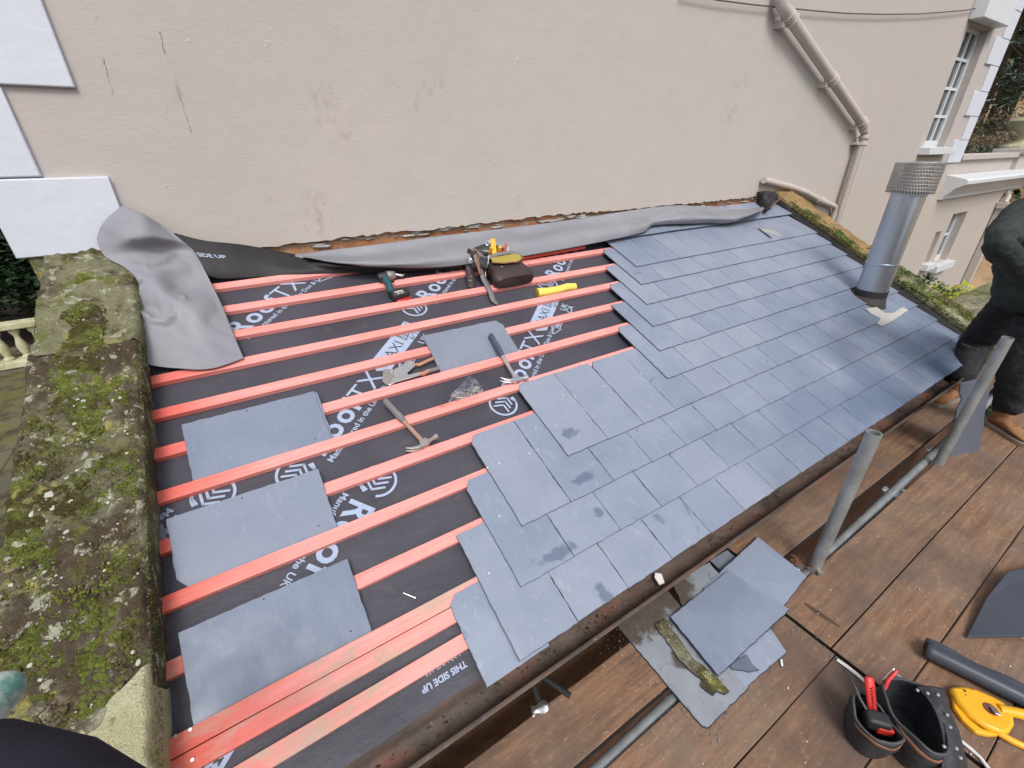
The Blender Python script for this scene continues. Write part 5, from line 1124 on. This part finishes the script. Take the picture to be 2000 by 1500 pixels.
# yellow tool
yl = thing('yellow_tool', 'bright yellow plastic hand tool with a metal clip beside the black pouch', 'hand tool', Matrix.Translation((0, 0, ZB))); I = yl.matrix_world.inverted()
def zpoly(pxs, z): return [tuple(Zp(x, y, z)[:2]) for x, y in pxs]
MB().prism(zpoly(((1855,1342),(1880,1340),(1905,1345),(1935,1358),(1962,1372),(1980,1395),(1982,1415),(1972,1430),(1955,1432),(1925,1418),(1895,1398),(1870,1372)), ZB+.03), .006, .034).build('body_shell', M['yellow'], yl, smooth=50, bevel=.010)
MB().prism(zpoly(((1857,1352),(1866,1372),(1890,1405),(1915,1424),(1935,1430),(1950,1437),(1930,1438),(1905,1432),(1880,1410),(1862,1385)), ZB+.01), .0, .018).build('lower_shell', M['yellow'], yl, smooth=50, bevel=.006)
P = [Zp(x, y, ZB+.028) for x, y in ((1950, 1385), (1985, 1392), (2025, 1402), (2070, 1420))]; MB().tube(P, [.016, .017, .018, .018], 16, I).build('handle', M['yellow'], yl, smooth=60)
P = [Zp(x, y, ZB+.014) for x, y in ((1915, 1412), (1945, 1428), (1975, 1446), (2010, 1462), (2060, 1470))]; MB().tube(P, [.008, .011, .011, .011, .011], 14, I).build('lower_arm', M['yellow'], yl, smooth=60)
c = Zp(1935, 1385, ZB+.034); MB().ring([(0, .0015), (.020, .0015), (.022, -.004)], 24, None, (c.x, c.y, .0345)).build('recessed_hub', simple('dark_red_recess', (.16, .05, .04), .6), yl); 
MB().bbox((-.003, -.03, .0), (.014, .014, .004), Matrix.Translation((c.x, c.y, .038)) @ Matrix.Rotation(R(-60), 4, 'Z') @ Matrix.Rotation(R(-25), 4, 'X')).build('metal_clip', M['bright'], yl, bevel=.001)
for (x, y, r) in ((1884, 1349, .005), (1886, 1357, .0025), (1898, 1347, .002), (1966, 1393, .003)):
    c = Zp(x, y, ZB+.034); MB().ring([(0, .0005), (r, .0005), (r, -.001)], 14, None, (c.x, c.y, .0345)).build('screw_hole', simple('dark_hole', (.12, .05, .01), .7), yl)
# black pouch with red knife
pb = thing('tool_pouch', 'black nylon tool pouch with tan trim holding a red knife on the boards', 'tool pouch', Matrix.Translation((0, 0, ZB))); I = pb.matrix_world.inverted()
def loopz(pxs, z, n=40):
    P = [Zp(x, y, z) for x, y in pxs]; m = len(P); out = []
    for k in range(n):
        u = k/n*m; i = int(u)%m; f = u-int(u); a, b_, c, d = P[i-1], P[i], P[(i+1)%m], P[(i+2)%m]
        out.append(.5*(2*b_+(c-a)*f+(2*a-5*b_+4*c-d)*f*f+(3*b_-a-3*c+d)*f**3))
    return out
def bagmesh(rim_px, zr, shrink, name, shift=(0, 0)):
    rim = loopz(rim_px, zr); rim = [p+Vector((noise.noise(p*18), noise.noise(p*18+Vector((5, 0, 0))), 1.4*noise.noise(p*11+Vector((9, 0, 0)))))*.012 for p in rim]; c = sum(rim, Vector())/len(rim); lps = [rim]
    for f in (.12, .35, .6, .85, 1.0):
        z = zr+(ZB+.004-zr)*f; k = 1+.10*math.sin(math.pi*f)-(1-shrink)*f
        lps.append([Vector((c.x+shift[0]*f+(p.x-c.x)*k, c.y+shift[1]*f+(p.y-c.y)*k, z+.012*noise.noise(p*14+Vector((f*3, 0, 0)))))+Vector((noise.noise(p*16+Vector((0, f*4, 1))), noise.noise(p*16+Vector((3, f*4, 1))), 0))*.012*math.sin(math.pi*min(1, f+.15)) for p in rim])
    o = MB().loft(lps, False, True, I).build(name, M['nylon'], pb, smooth=60, solid=.004)
    MB().tube(rim+[rim[0]], .0042, 8, I, False).build('rim_piping', simple('charcoal_piping', (.06, .06, .065), .6), o)
    tr = lps[1]; return o, lps, c
oA, lA, cA = bagmesh(((1668,1368),(1672,1392),(1690,1424),(1715,1445),(1745,1452),(1766,1444),(1755,1420),(1730,1392),(1708,1368),(1685,1352)), ZB+.13, .8, 'front_pocket')
oB, lB, cB = bagmesh(((1728,1338),(1732,1362),(1748,1392),(1772,1425),(1800,1455),(1830,1472),(1852,1468),(1850,1430),(1836,1390),(1815,1350),(1785,1330),(1750,1322)), ZB+.15, .85, 'main_pocket')
for (lps, i0, i1) in ((lA, 6, 22), (lB, 8, 22)):
    a_ = [lps[1][i] for i in range(i0, i1)]; b2 = [lps[1][i].lerp(lps[2][i], .42) for i in range(i0, i1)]
    cc = cA if lps is lA else cB
    out = lambda p: p+(Vector((p.x-cc.x, p.y-cc.y, 0)).normalized()*.004)
    MB().grid([[out(p) for p in a_], [out(p) for p in b2]], I).build('tan_trim', M['tan'], pb, solid=.001)
P = [[Zp(1790,1340,ZB+.155), Zp(1815,1340,ZB+.16), Zp(1840,1344,ZB+.15)], [Zp(1815,1370,ZB+.160), Zp(1840,1375,ZB+.165), Zp(1856,1392,ZB+.14)], [Zp(1835,1410,ZB+.155), Zp(1855,1415,ZB+.15), Zp(1872,1425,ZB+.12)], [Zp(1845,1462,ZB+.14), Zp(1868,1465,ZB+.13), Zp(1885,1478,ZB+.08)], [Zp(1835,1520,ZB+.10), Zp(1865,1530,ZB+.08), Zp(1895,1530,ZB+.03)]]
B = crumple(catmull(P, 16, 26), .006, 12, 2); MB().grid([[Vector(tuple(p)) for p in r] for r in B], I).build('belt_flap', M['nylon'], pb, smooth=60, solid=.005)
for (x, y) in ((1792,1348),(1812,1354),(1832,1357),(1850,1396),(1856,1420),(1844,1458),(1868,1462),(1876,1480)): c = Zp(x, y, ZB+.165); MB().ring([(0, .004), (.004, .003), (.0055, 0)], 10, I, tuple(c)).build('rivet', M['bright'], pb)
kn = thing('utility_knife', 'red ribbed utility knife standing in the black pouch', 'knife', Matrix.Translation((0, 0, ZB))); I2 = kn.matrix_world.inverted()
a, b_ = Zp(1697, 1322, ZB+.20), Zp(1704, 1400, ZB+.10); MB().tube([a, a.lerp(b_, .06), a.lerp(b_, .5), b_], [.010, .0155, .0145, .012], 14, I2, True, .7).build('knife_body', M['redp'], kn)
b = MB()
for k in range(9): f = .25+k*.075; c = a.lerp(b_, f); b.tube([c+Vector((-.012, -.007, .008)), c+Vector((.012, -.007, .008))], .0022, 6, I2)
b.build('grip_ribs', simple('dark_red', (.35, .02, .02), .5), kn)
tp = thing('tape_measure', 'black and red tape measure tucked in the front pocket of the pouch', 'tape measure', Matrix.Translation(Zp(1712, 1408, ZB+.115)) @ Matrix.Rotation(R(-50), 4, 'Z')); MB().box((0, 0, 0), (.07, .045, .05)).build('tape_case', M['rubber'], tp, bevel=.01); MB().box((.02, 0, -.012), (.045, .049, .03)).build('red_band', M['redp'], tp, bevel=.004)
sn = thing('tin_snips', 'red handled pliers standing behind the red knife in the pouch', 'pliers', Matrix.Translation(Zp(1745, 1325, ZB+.15))); I3 = sn.matrix_world.inverted()
MB().tube([Zp(1728, 1345, ZB+.14), Zp(1735, 1328, ZB+.17), Zp(1752, 1310, ZB+.19)], [.006, .006, .005], 10, I3).build('handle', M['redp'], sn); MB().tube([Zp(1726, 1328, ZB+.15), Zp(1738, 1316, ZB+.17), Zp(1746, 1306, ZB+.18)], [.004, .005, .003], 8, I3).build('jaw', M['bright'], sn); MB().tube([Zp(1748, 1316, ZB+.18), Zp(1758, 1322, ZB+.17)], .004, 8, I3).build('spring', M['bright'], sn)
P = [Zp(x, y, ZB+.10+z) for x, y, z in ((1648, 1306, .02), (1662, 1325, .04), (1672, 1345, .05), (1680, 1365, .05), (1692, 1385, .04))]; o = MB().tube(P, .0035, 8).build('pencil_cord', M['cable']); tag(o, 'thin grey lanyard looping out of the black pouch', 'lanyard')
P = [Zp(x, y, ZB+.006) for x, y in ((1635, 1288), (1655, 1302), (1675, 1318), (1690, 1332))]; o = MB().tube(P, [.007, .008, .008, .007], 8, None, True, .5).build('strip', M['whitec']); tag(o, 'dirty white strip lying in the board joint behind the pouch', 'strip')
P = [Zp(x, y, ZB+.008) for x, y in ((1868, 1440), (1895, 1462), (1915, 1480), (1945, 1520))]; o = MB().tube(P, [.005, .006, .005, .006], 8).build('rope', M['whitec']); tag(o, 'frayed whitish rope trailing right of the black pouch', 'rope')
# ------------------------------------------------------------------ person at the right
per = thing('person', 'roofer in dark hooded jacket, black trousers and tan boots standing at the right edge', 'person', Matrix.Translation(Zp(1900, 830, ZB)), ); PI_ = per.matrix_world.inverted()
def q(px, py, y): return PI_ @ Wp(px, py, y)
def zq_(px, py, z): return PI_ @ Zp(px, py, z)
pel = q(2005, 578, -2.42); a1_ = q(1852, 752, -2.28); k1_ = q(1900, 665, -2.24); h1_ = q(1992, 580, -2.34); a2_ = q(1966, 808, -2.56); k2_ = q(1992, 705, -2.54); h2_ = q(2050, 590, -2.52)
up = Vector((0, 0, 1)); F1, F2 = PI_ @ Zp(1856, 782, ZB), PI_ @ Zp(1948, 838, ZB); a1_ = F1+up*.13; a2_ = F2+up*.13; k1_ = q(1905, 668, -2.20)
f1 = a1_+Vector((-.20, -.10, -.02)); f2 = a2_+Vector((.02, -.22, -.02))
chest = pel+Vector((-.16, -.02, .33)); neck = chest+Vector((-.02, -.02, .24)); head = neck+Vector((-.08, -.03, .16))
shL = chest+Vector((-.08, .17, .16)); shR = chest+Vector((.0, -.19, .16)); elL = q(1948, 478, -2.36); haL = q(2006, 535, -2.46); elR = shR+Vector((.06, -.06, -.27)); haR = haL+Vector((.05, -.10, .03))
skin('body', [[(pel+up*.05, .10), (chest, .11), (neck, .050), (head+up*-.03, .070), (head+up*.03, .086), (head+up*.10, .080)], [0, (h1_, .07), (k1_, .052), (a1_, .042), (a1_+up*-.05, .036)], [0, (h2_, .07), (k2_, .052), (a2_, .042), (a2_+up*-.05, .036)], [1, (shL, .048), (elL, .034), (haL, .027)], [1, (shR, .048), (elR, .034), (haR, .027)]], M['skin'], per)
fd = Vector((-.96, -.28, 0)).normalized(); fs_ = Vector((.28, -.96, 0)); fh = head+up*.03
MB().tube([fh+fd*.078+up*.015, fh+fd*.108-up*.018, fh+fd*.085-up*.026], [.006, .013, .008], 10).build('nose', M['skin'], per)
for q_ in (-1, 1):
    MB().ring([(0, .009), (.006, .007), (.009, 0), (.006, -.007), (0, -.009)], 12, None, tuple(fh+fd*.082+fs_*q_*.032+up*.014)).build('eye', M['whitec'], per); MB().ring([(0, .004), (.004, 0), (0, -.004)], 10, None, tuple(fh+fd*.0905+fs_*q_*.032+up*.014)).build('pupil', M['rubber'], per)
    MB().tube([fh+fd*.084+fs_*q_*.018+up*.030, fh+fd*.084+fs_*q_*.046+up*.028], .004, 6).build('eyebrow', M['bark'], per)
MB().tube([fh+fd*.082-fs_*.022-up*.050, fh+fd*.089-up*.052, fh+fd*.082+fs_*.022-up*.050], [.002, .006, .002], 8).build('mouth', M['orangeg'], per)
skin('jacket', [[(pel+up*-.10, .17), (pel+up*.08, .175), (chest, .185), (chest+up*.14, .14), (neck, .095)], [2, (shL, .092), (shL.lerp(elL, .55), .080), (elL, .066), (elL.lerp(haL, .5), .058), (haL, .046)], [2, (shR, .092), (elR, .072), (haR, .052)]], M['jacket'], per, 3, .012)
skin('hood', [[(neck+up*-.03-fd*.01, .10), (head+up*-.02-fd*.055, .105), (head+up*.06-fd*.050, .108), (head+up*.125-fd*.025, .085)]], M['jacket'], per)
skin('trousers', [[(pel, .15), (pel+up*-.10, .13)], [0, (h1_, .13), (h1_.lerp(k1_, .5), .118), (k1_, .102), (k1_.lerp(a1_, .5), .092), (a1_+up*.015, .080)], [0, (h2_, .13), (h2_.lerp(k2_, .5), .118), (k2_, .104), (k2_.lerp(a2_, .5), .094), (a2_+up*.015, .084)]], M['trouser'], per, 3, .010)
def boot(ank, toe, lab=None):
    d = Vector((toe.x-ank.x, toe.y-ank.y, 0)).normalized(); sd_ = Vector((-d.y, d.x, 0)); z0_ = (ZB-per.location.z)+0.0
    base = Vector((ank.x, ank.y, z0_)); lps = []
    prof_ = [(-.085, .034, .085), (-.05, .044, .10), (0, .042, .115), (.05, .040, .105), (.10, .046, .078), (.15, .050, .066), (.19, .044, .058), (.215, .026, .045)]
    for (u, w_, hh) in prof_:
        lps.append([base+d*u+sd_*w_*math.cos(a)+up*(.022+max(0, (math.sin(a)*.5+.5))**.8*(hh-.022)) for a in np.linspace(0, 2*math.pi, 17)[:-1]])
    bo = MB().loft(lps, True, True).build('boot', M['boot'], per, smooth=70, sub=1)
    sh_ = MB().tube([base+d*-.01+up*.07, base+d*-.015+up*.16], [.050, .052], 18).build('boot_shaft', M['boot'], bo, smooth=60)
    sl_ = [(base+d*u+sd_*w_*s_) for s_ in (1,) for (u, w_, hh) in prof_]; poly = [(p.x, p.y) for p in [base+d*u*1.03+sd_*(w_+.005) for (u, w_, hh) in prof_]]+[(p.x, p.y) for p in [base+d*u*1.03-sd_*(w_+.005) for (u, w_, hh) in prof_[::-1]]]
    MB().prism(poly, z0_+.001, z0_+.027).build('sole', M['sole'], bo, bevel=.003)
    lc_ = MB()
    for u, hh in ((.035, .112), (.055, .104), (.075, .096), (.092, .088)): lc_.tube([base+d*u+sd_*-.026+up*(hh-.018), base+d*u+up*(hh+.004), base+d*u+sd_*.026+up*(hh-.018)], .0035, 6)
    lc_.build('laces', M['tan'], bo)
boot(F1, PI_ @ Zp(1812, 797, ZB)); boot(F2, PI_ @ Zp(2006, 872, ZB))
def hand(wr, dirv, curl):
    dirv = dirv.normalized(); side = dirv.cross(up).normalized(); nn = side.cross(dirv)
    ch = [[(wr, .028), (wr+dirv*.05, (.038, .022)), (wr+dirv*.085, (.040, .018))]]
    for k, L in enumerate((.065, .075, .07, .055)):
        o_ = wr+dirv*.09+side*(k-1.5)*.019; ch.append([(o_-dirv*.02, .009), (o_+dirv*L*.4-nn*.004, .0085), (o_+dirv*L*.7-nn*L*curl*.5, .008), (o_+dirv*L*.8-nn*L*curl, .007)])
    o_ = wr+dirv*.03-side*.030; ch.append([(o_, .011), (o_-side*.02+dirv*.025-nn*.01, .010), (o_-side*.02+dirv*.055-nn*.02, .0085)])
    skin('glove', ch, M['jacket'], per, 1)
hand(haL, (haL-elL), .6); hand(haR, (haR-elR), .7)
# small bar tool hanging at the thigh
o = MB().tube([Wp(1878, 671, -2.30), Wp(1892, 677, -2.30), Wp(1908, 684, -2.27)], [.004, .007, .009], 8).build('slate_ripper', M['rubber']); tag(o, 'dark bar tool sticking out beside the roofer\'s knee', 'hand tool')
# ------------------------------------------------------------------ planting
def leaves(b, n, c, rad, size, rd, flat=.5, shell=.0, clump=0, asp=.45):
    cl = [Vector((rd.gauss(0, .5), rd.gauss(0, .5), rd.gauss(0, .5))) for _ in range(clump)] if clump else None
    for i in range(n):
        while True:
            p = Vector((rd.uniform(-1, 1), rd.uniform(-1, 1), rd.uniform(-1, 1)))
            if shell < p.length < 1: break
        if cl and rd.random() < .85:
            k = rd.choice(cl); k = k.normalized()*min(.85, k.length); p = k+Vector((rd.gauss(0, .16), rd.gauss(0, .16), rd.gauss(0, .10)))
        o_ = Vector((c[0]+p.x*rad[0], c[1]+p.y*rad[1], c[2]+p.z*rad[2])); a, e = rd.uniform(0, 6.28), rd.uniform(-flat, flat)
        d_ = Vector((math.cos(a)*math.cos(e), math.sin(a)*math.cos(e), math.sin(e))); s_ = d_.cross(Vector((rd.uniform(-.5, .5), rd.uniform(-.5, .5), 1))).normalized(); L = size*rd.uniform(.6, 1.3)
        b.add([o_, o_+d_*L*.5+s_*L*asp*.5, o_+d_*L, o_+d_*L*.5-s_*L*asp*.5], [(0, 1, 2, 3)])
def tree(name, lab, cat, base, trunk_h, crowns, mat, size, seed, n, group=None, r=.2, clump=14, asp=.45):
    rd = random.Random(seed); t = thing(name, lab, cat, Matrix.Translation(base), group); m = MB(); b0 = Vector((0, 0, 0))
    top_ = Vector((rd.uniform(-.3, .3), rd.uniform(-.3, .3), trunk_h)); m.tube([b0, b0.lerp(top_, .5)+Vector((.1, 0, 0)), top_], [r, r*.75, r*.4], 10)
    for c, rad in crowns:
        st_ = b0.lerp(top_, rd.uniform(.5, .95)); m.tube([st_, st_.lerp(Vector(c), .5)+Vector((0, 0, .2)), Vector(c)], [r*.4, r*.22, r*.06], 7)
        for k in range(5): e_ = Vector(c)+Vector([rd.uniform(-.8, .8)*rad[i] for i in range(3)]); m.tube([st_.lerp(Vector(c), .6), e_], [r*.16, r*.03], 5)
    m.build('trunk', M['bark'], t, smooth=60); b = MB(); tot = sum(x[1][0]*x[1][1]*x[1][2] for x in crowns)
    for c, rad in crowns: leaves(b, int(n*rad[0]*rad[1]*rad[2]/tot), c, rad, size, rd, .7, clump=clump, asp=asp)
    b.build('crown', mat, t, smooth=0, fix=False); return t
G0 = -3.3
tree('laurel_bush', 'dark glossy evergreen bush behind the mossy coping at left', 'bush', (-3.2, 12.2, G0), 2.2, [((0, 0, 2.3), (2.6, 1.8, 2.0)), ((2.4, .3, 1.8), (1.9, 1.6, 1.7)), ((-1.6, .5, 3.4), (1.8, 1.5, 1.5)), ((1.0, .6, 3.6), (1.8, 1.5, 1.4))], M['leafdark'], .20, 3, 26000, clump=40, r=.16)
tree('laurel_bush', 'dark evergreen bush close behind the house corner at left', 'bush', (-1.6, 9.0+4.2, G0), 1.6, [((0, 0, 1.6), (2.2, 1.3, 1.9))], M['leafdark'], .18, 5, 9000, clump=25, r=.12)
# stone balustrade across the terrace
bal = thing('stone_balustrade', 'weathered stone balustrade crossing the mossy terrace at left', 'balustrade', Matrix.Translation((-3, 9.6, G0+.04)))
MB().bbox((-3, -.16, .78), (3.2, .16, .90)).build('top_rail', M['balus'], bal, bevel=.02); MB().bbox((-3, -.18, 0), (3.2, .18, .14)).build('base_rail', M['balus'], bal, bevel=.02)
for i in range(22):
    if -2.9+i*.28 < 3.1: MB().ring([(.09, .14), (.09, .18), (.05, .22), (.085, .36), (.085, .44), (.045, .58), (.05, .64), (.085, .70), (.085, .78)], 14, None, (-2.9+i*.28, 0, 0)).build('baluster', M['balus'], bal)
# trees at right
def at(px, py, dist): d_ = ray(px, py); d_ = d_/np.linalg.norm(d_); return Vector(CAM+d_*dist)
def rtree(px, py, dist, lab, crowns, mat, size, n, seed, th=6, r=.35, name='cedar_tree', cat='tree', clump=18, asp=.3):
    P = at(px, py, dist); return tree(name, lab, cat, (P.x, P.y, G0), th, [((a, b_, P.z-G0+c_), rad) for (a, b_, c_), rad in crowns], mat, size, seed, n, 'trees beyond the house', r, clump, asp)
rtree(1985, 150, 30, 'large blue-green cedar with drooping branches beyond the white quoins', [((-1.5, 0, .5), (4.2, 3.5, 1.0)), ((1, 1, 3.0), (5, 4, 1.0)), ((0, -2, -2.0), (4.5, 3.5, 1.0)), ((2, 0, 6), (5, 4, 1.3)), ((-2.5, 2, 4.6), (3, 3, .8)), ((3, -3, -4), (4, 4, 1.0))], M['leafcedar'], .30, 23000, 11, th=14, r=.45, clump=26)
rtree(1925, 190, 26, 'nearer dark cedar branches beside the quoined corner', [((0, 0, 0), (2.6, 2.6, .8)), ((.8, 0, 2.6), (3, 3, .9)), ((-.3, 0, -2.2), (2.4, 2.4, .8))], M['leafcedar'], .22, 10500, 12, th=12, r=.3, clump=20)
rtree(2010, 262, 48, 'olive green tree behind the cedar at the right edge', [((0, 0, 2), (6, 6, 4)), ((8, -6, 3), (6, 6, 4))], M['leafolive'], .5, 14000, 13, th=8, clump=30, asp=.5)
rtree(1960, 270, 22, 'brown tangled shrub low behind the parapet', [((0, 0, -.2), (4.5, 3.0, 1.0)), ((3, -3, -1), (3.5, 3.5, 1.4))], M['twig'], .24, 9000, 14, th=1.5, r=.1, name='bare_shrub', cat='shrub', clump=18, asp=.10)
rtree(1895, 300, 18.5, 'dark green shrub beside the corner behind the parapet', [((0, 1.5, -.5), (1.8, 1.5, .8))], M['leafdark'], .20, 5000, 15, th=1.5, r=.1, name='green_shrub', cat='shrub', clump=14)
rtree(1975, 460, 24, 'tall dark hedge behind the roofer', [((0, -.5, -1.2), (2.6, 5.0, 3.2)), ((3.5, -7, -1.2), (3.6, 5.0, 3.6)), ((1.5, -4, 1.0), (2.8, 4.0, 1.6))], M['leafdark'], .30, 26000, 16, th=3, r=.15, name='hedge', cat='hedge', clump=60, asp=.5)
P = at(1895, 575, 9.2); tree('lime_shrub', 'lime green leafy shrub between the garden wall and the low wing', 'shrub', (P.x, P.y, G0), P.z-G0-.4, [((0, 0, P.z-G0-.30), (.85, .7, .42)), ((.9, -.3, P.z-G0-.40), (.7, .6, .42))], M['leaflime'], .10, 17, 6500, r=.05, clump=30, asp=.6)
P = at(1815, 560, 8.6); tree('climbing_rose', 'thin stemmed plant with small leaves in front of the low wing wall', 'shrub', (P.x, P.y, G0), P.z-G0-.2, [((0, 0, P.z-G0-.12), (.45, .3, .26))], M['leafdark'], .07, 18, 420, r=.02, clump=12, asp=.5)
P = at(1905, 690, 8.2); tree('ivy_bush', 'dark ivy growing below the deck behind the roofer\'s legs', 'ivy', (P.x, P.y, G0), 1.0, [((0, 0, P.z-G0-.2), (1.2, 1.2, .8))], M['leafdark'], .09, 19, 7000, r=.04, clump=30, asp=.6)
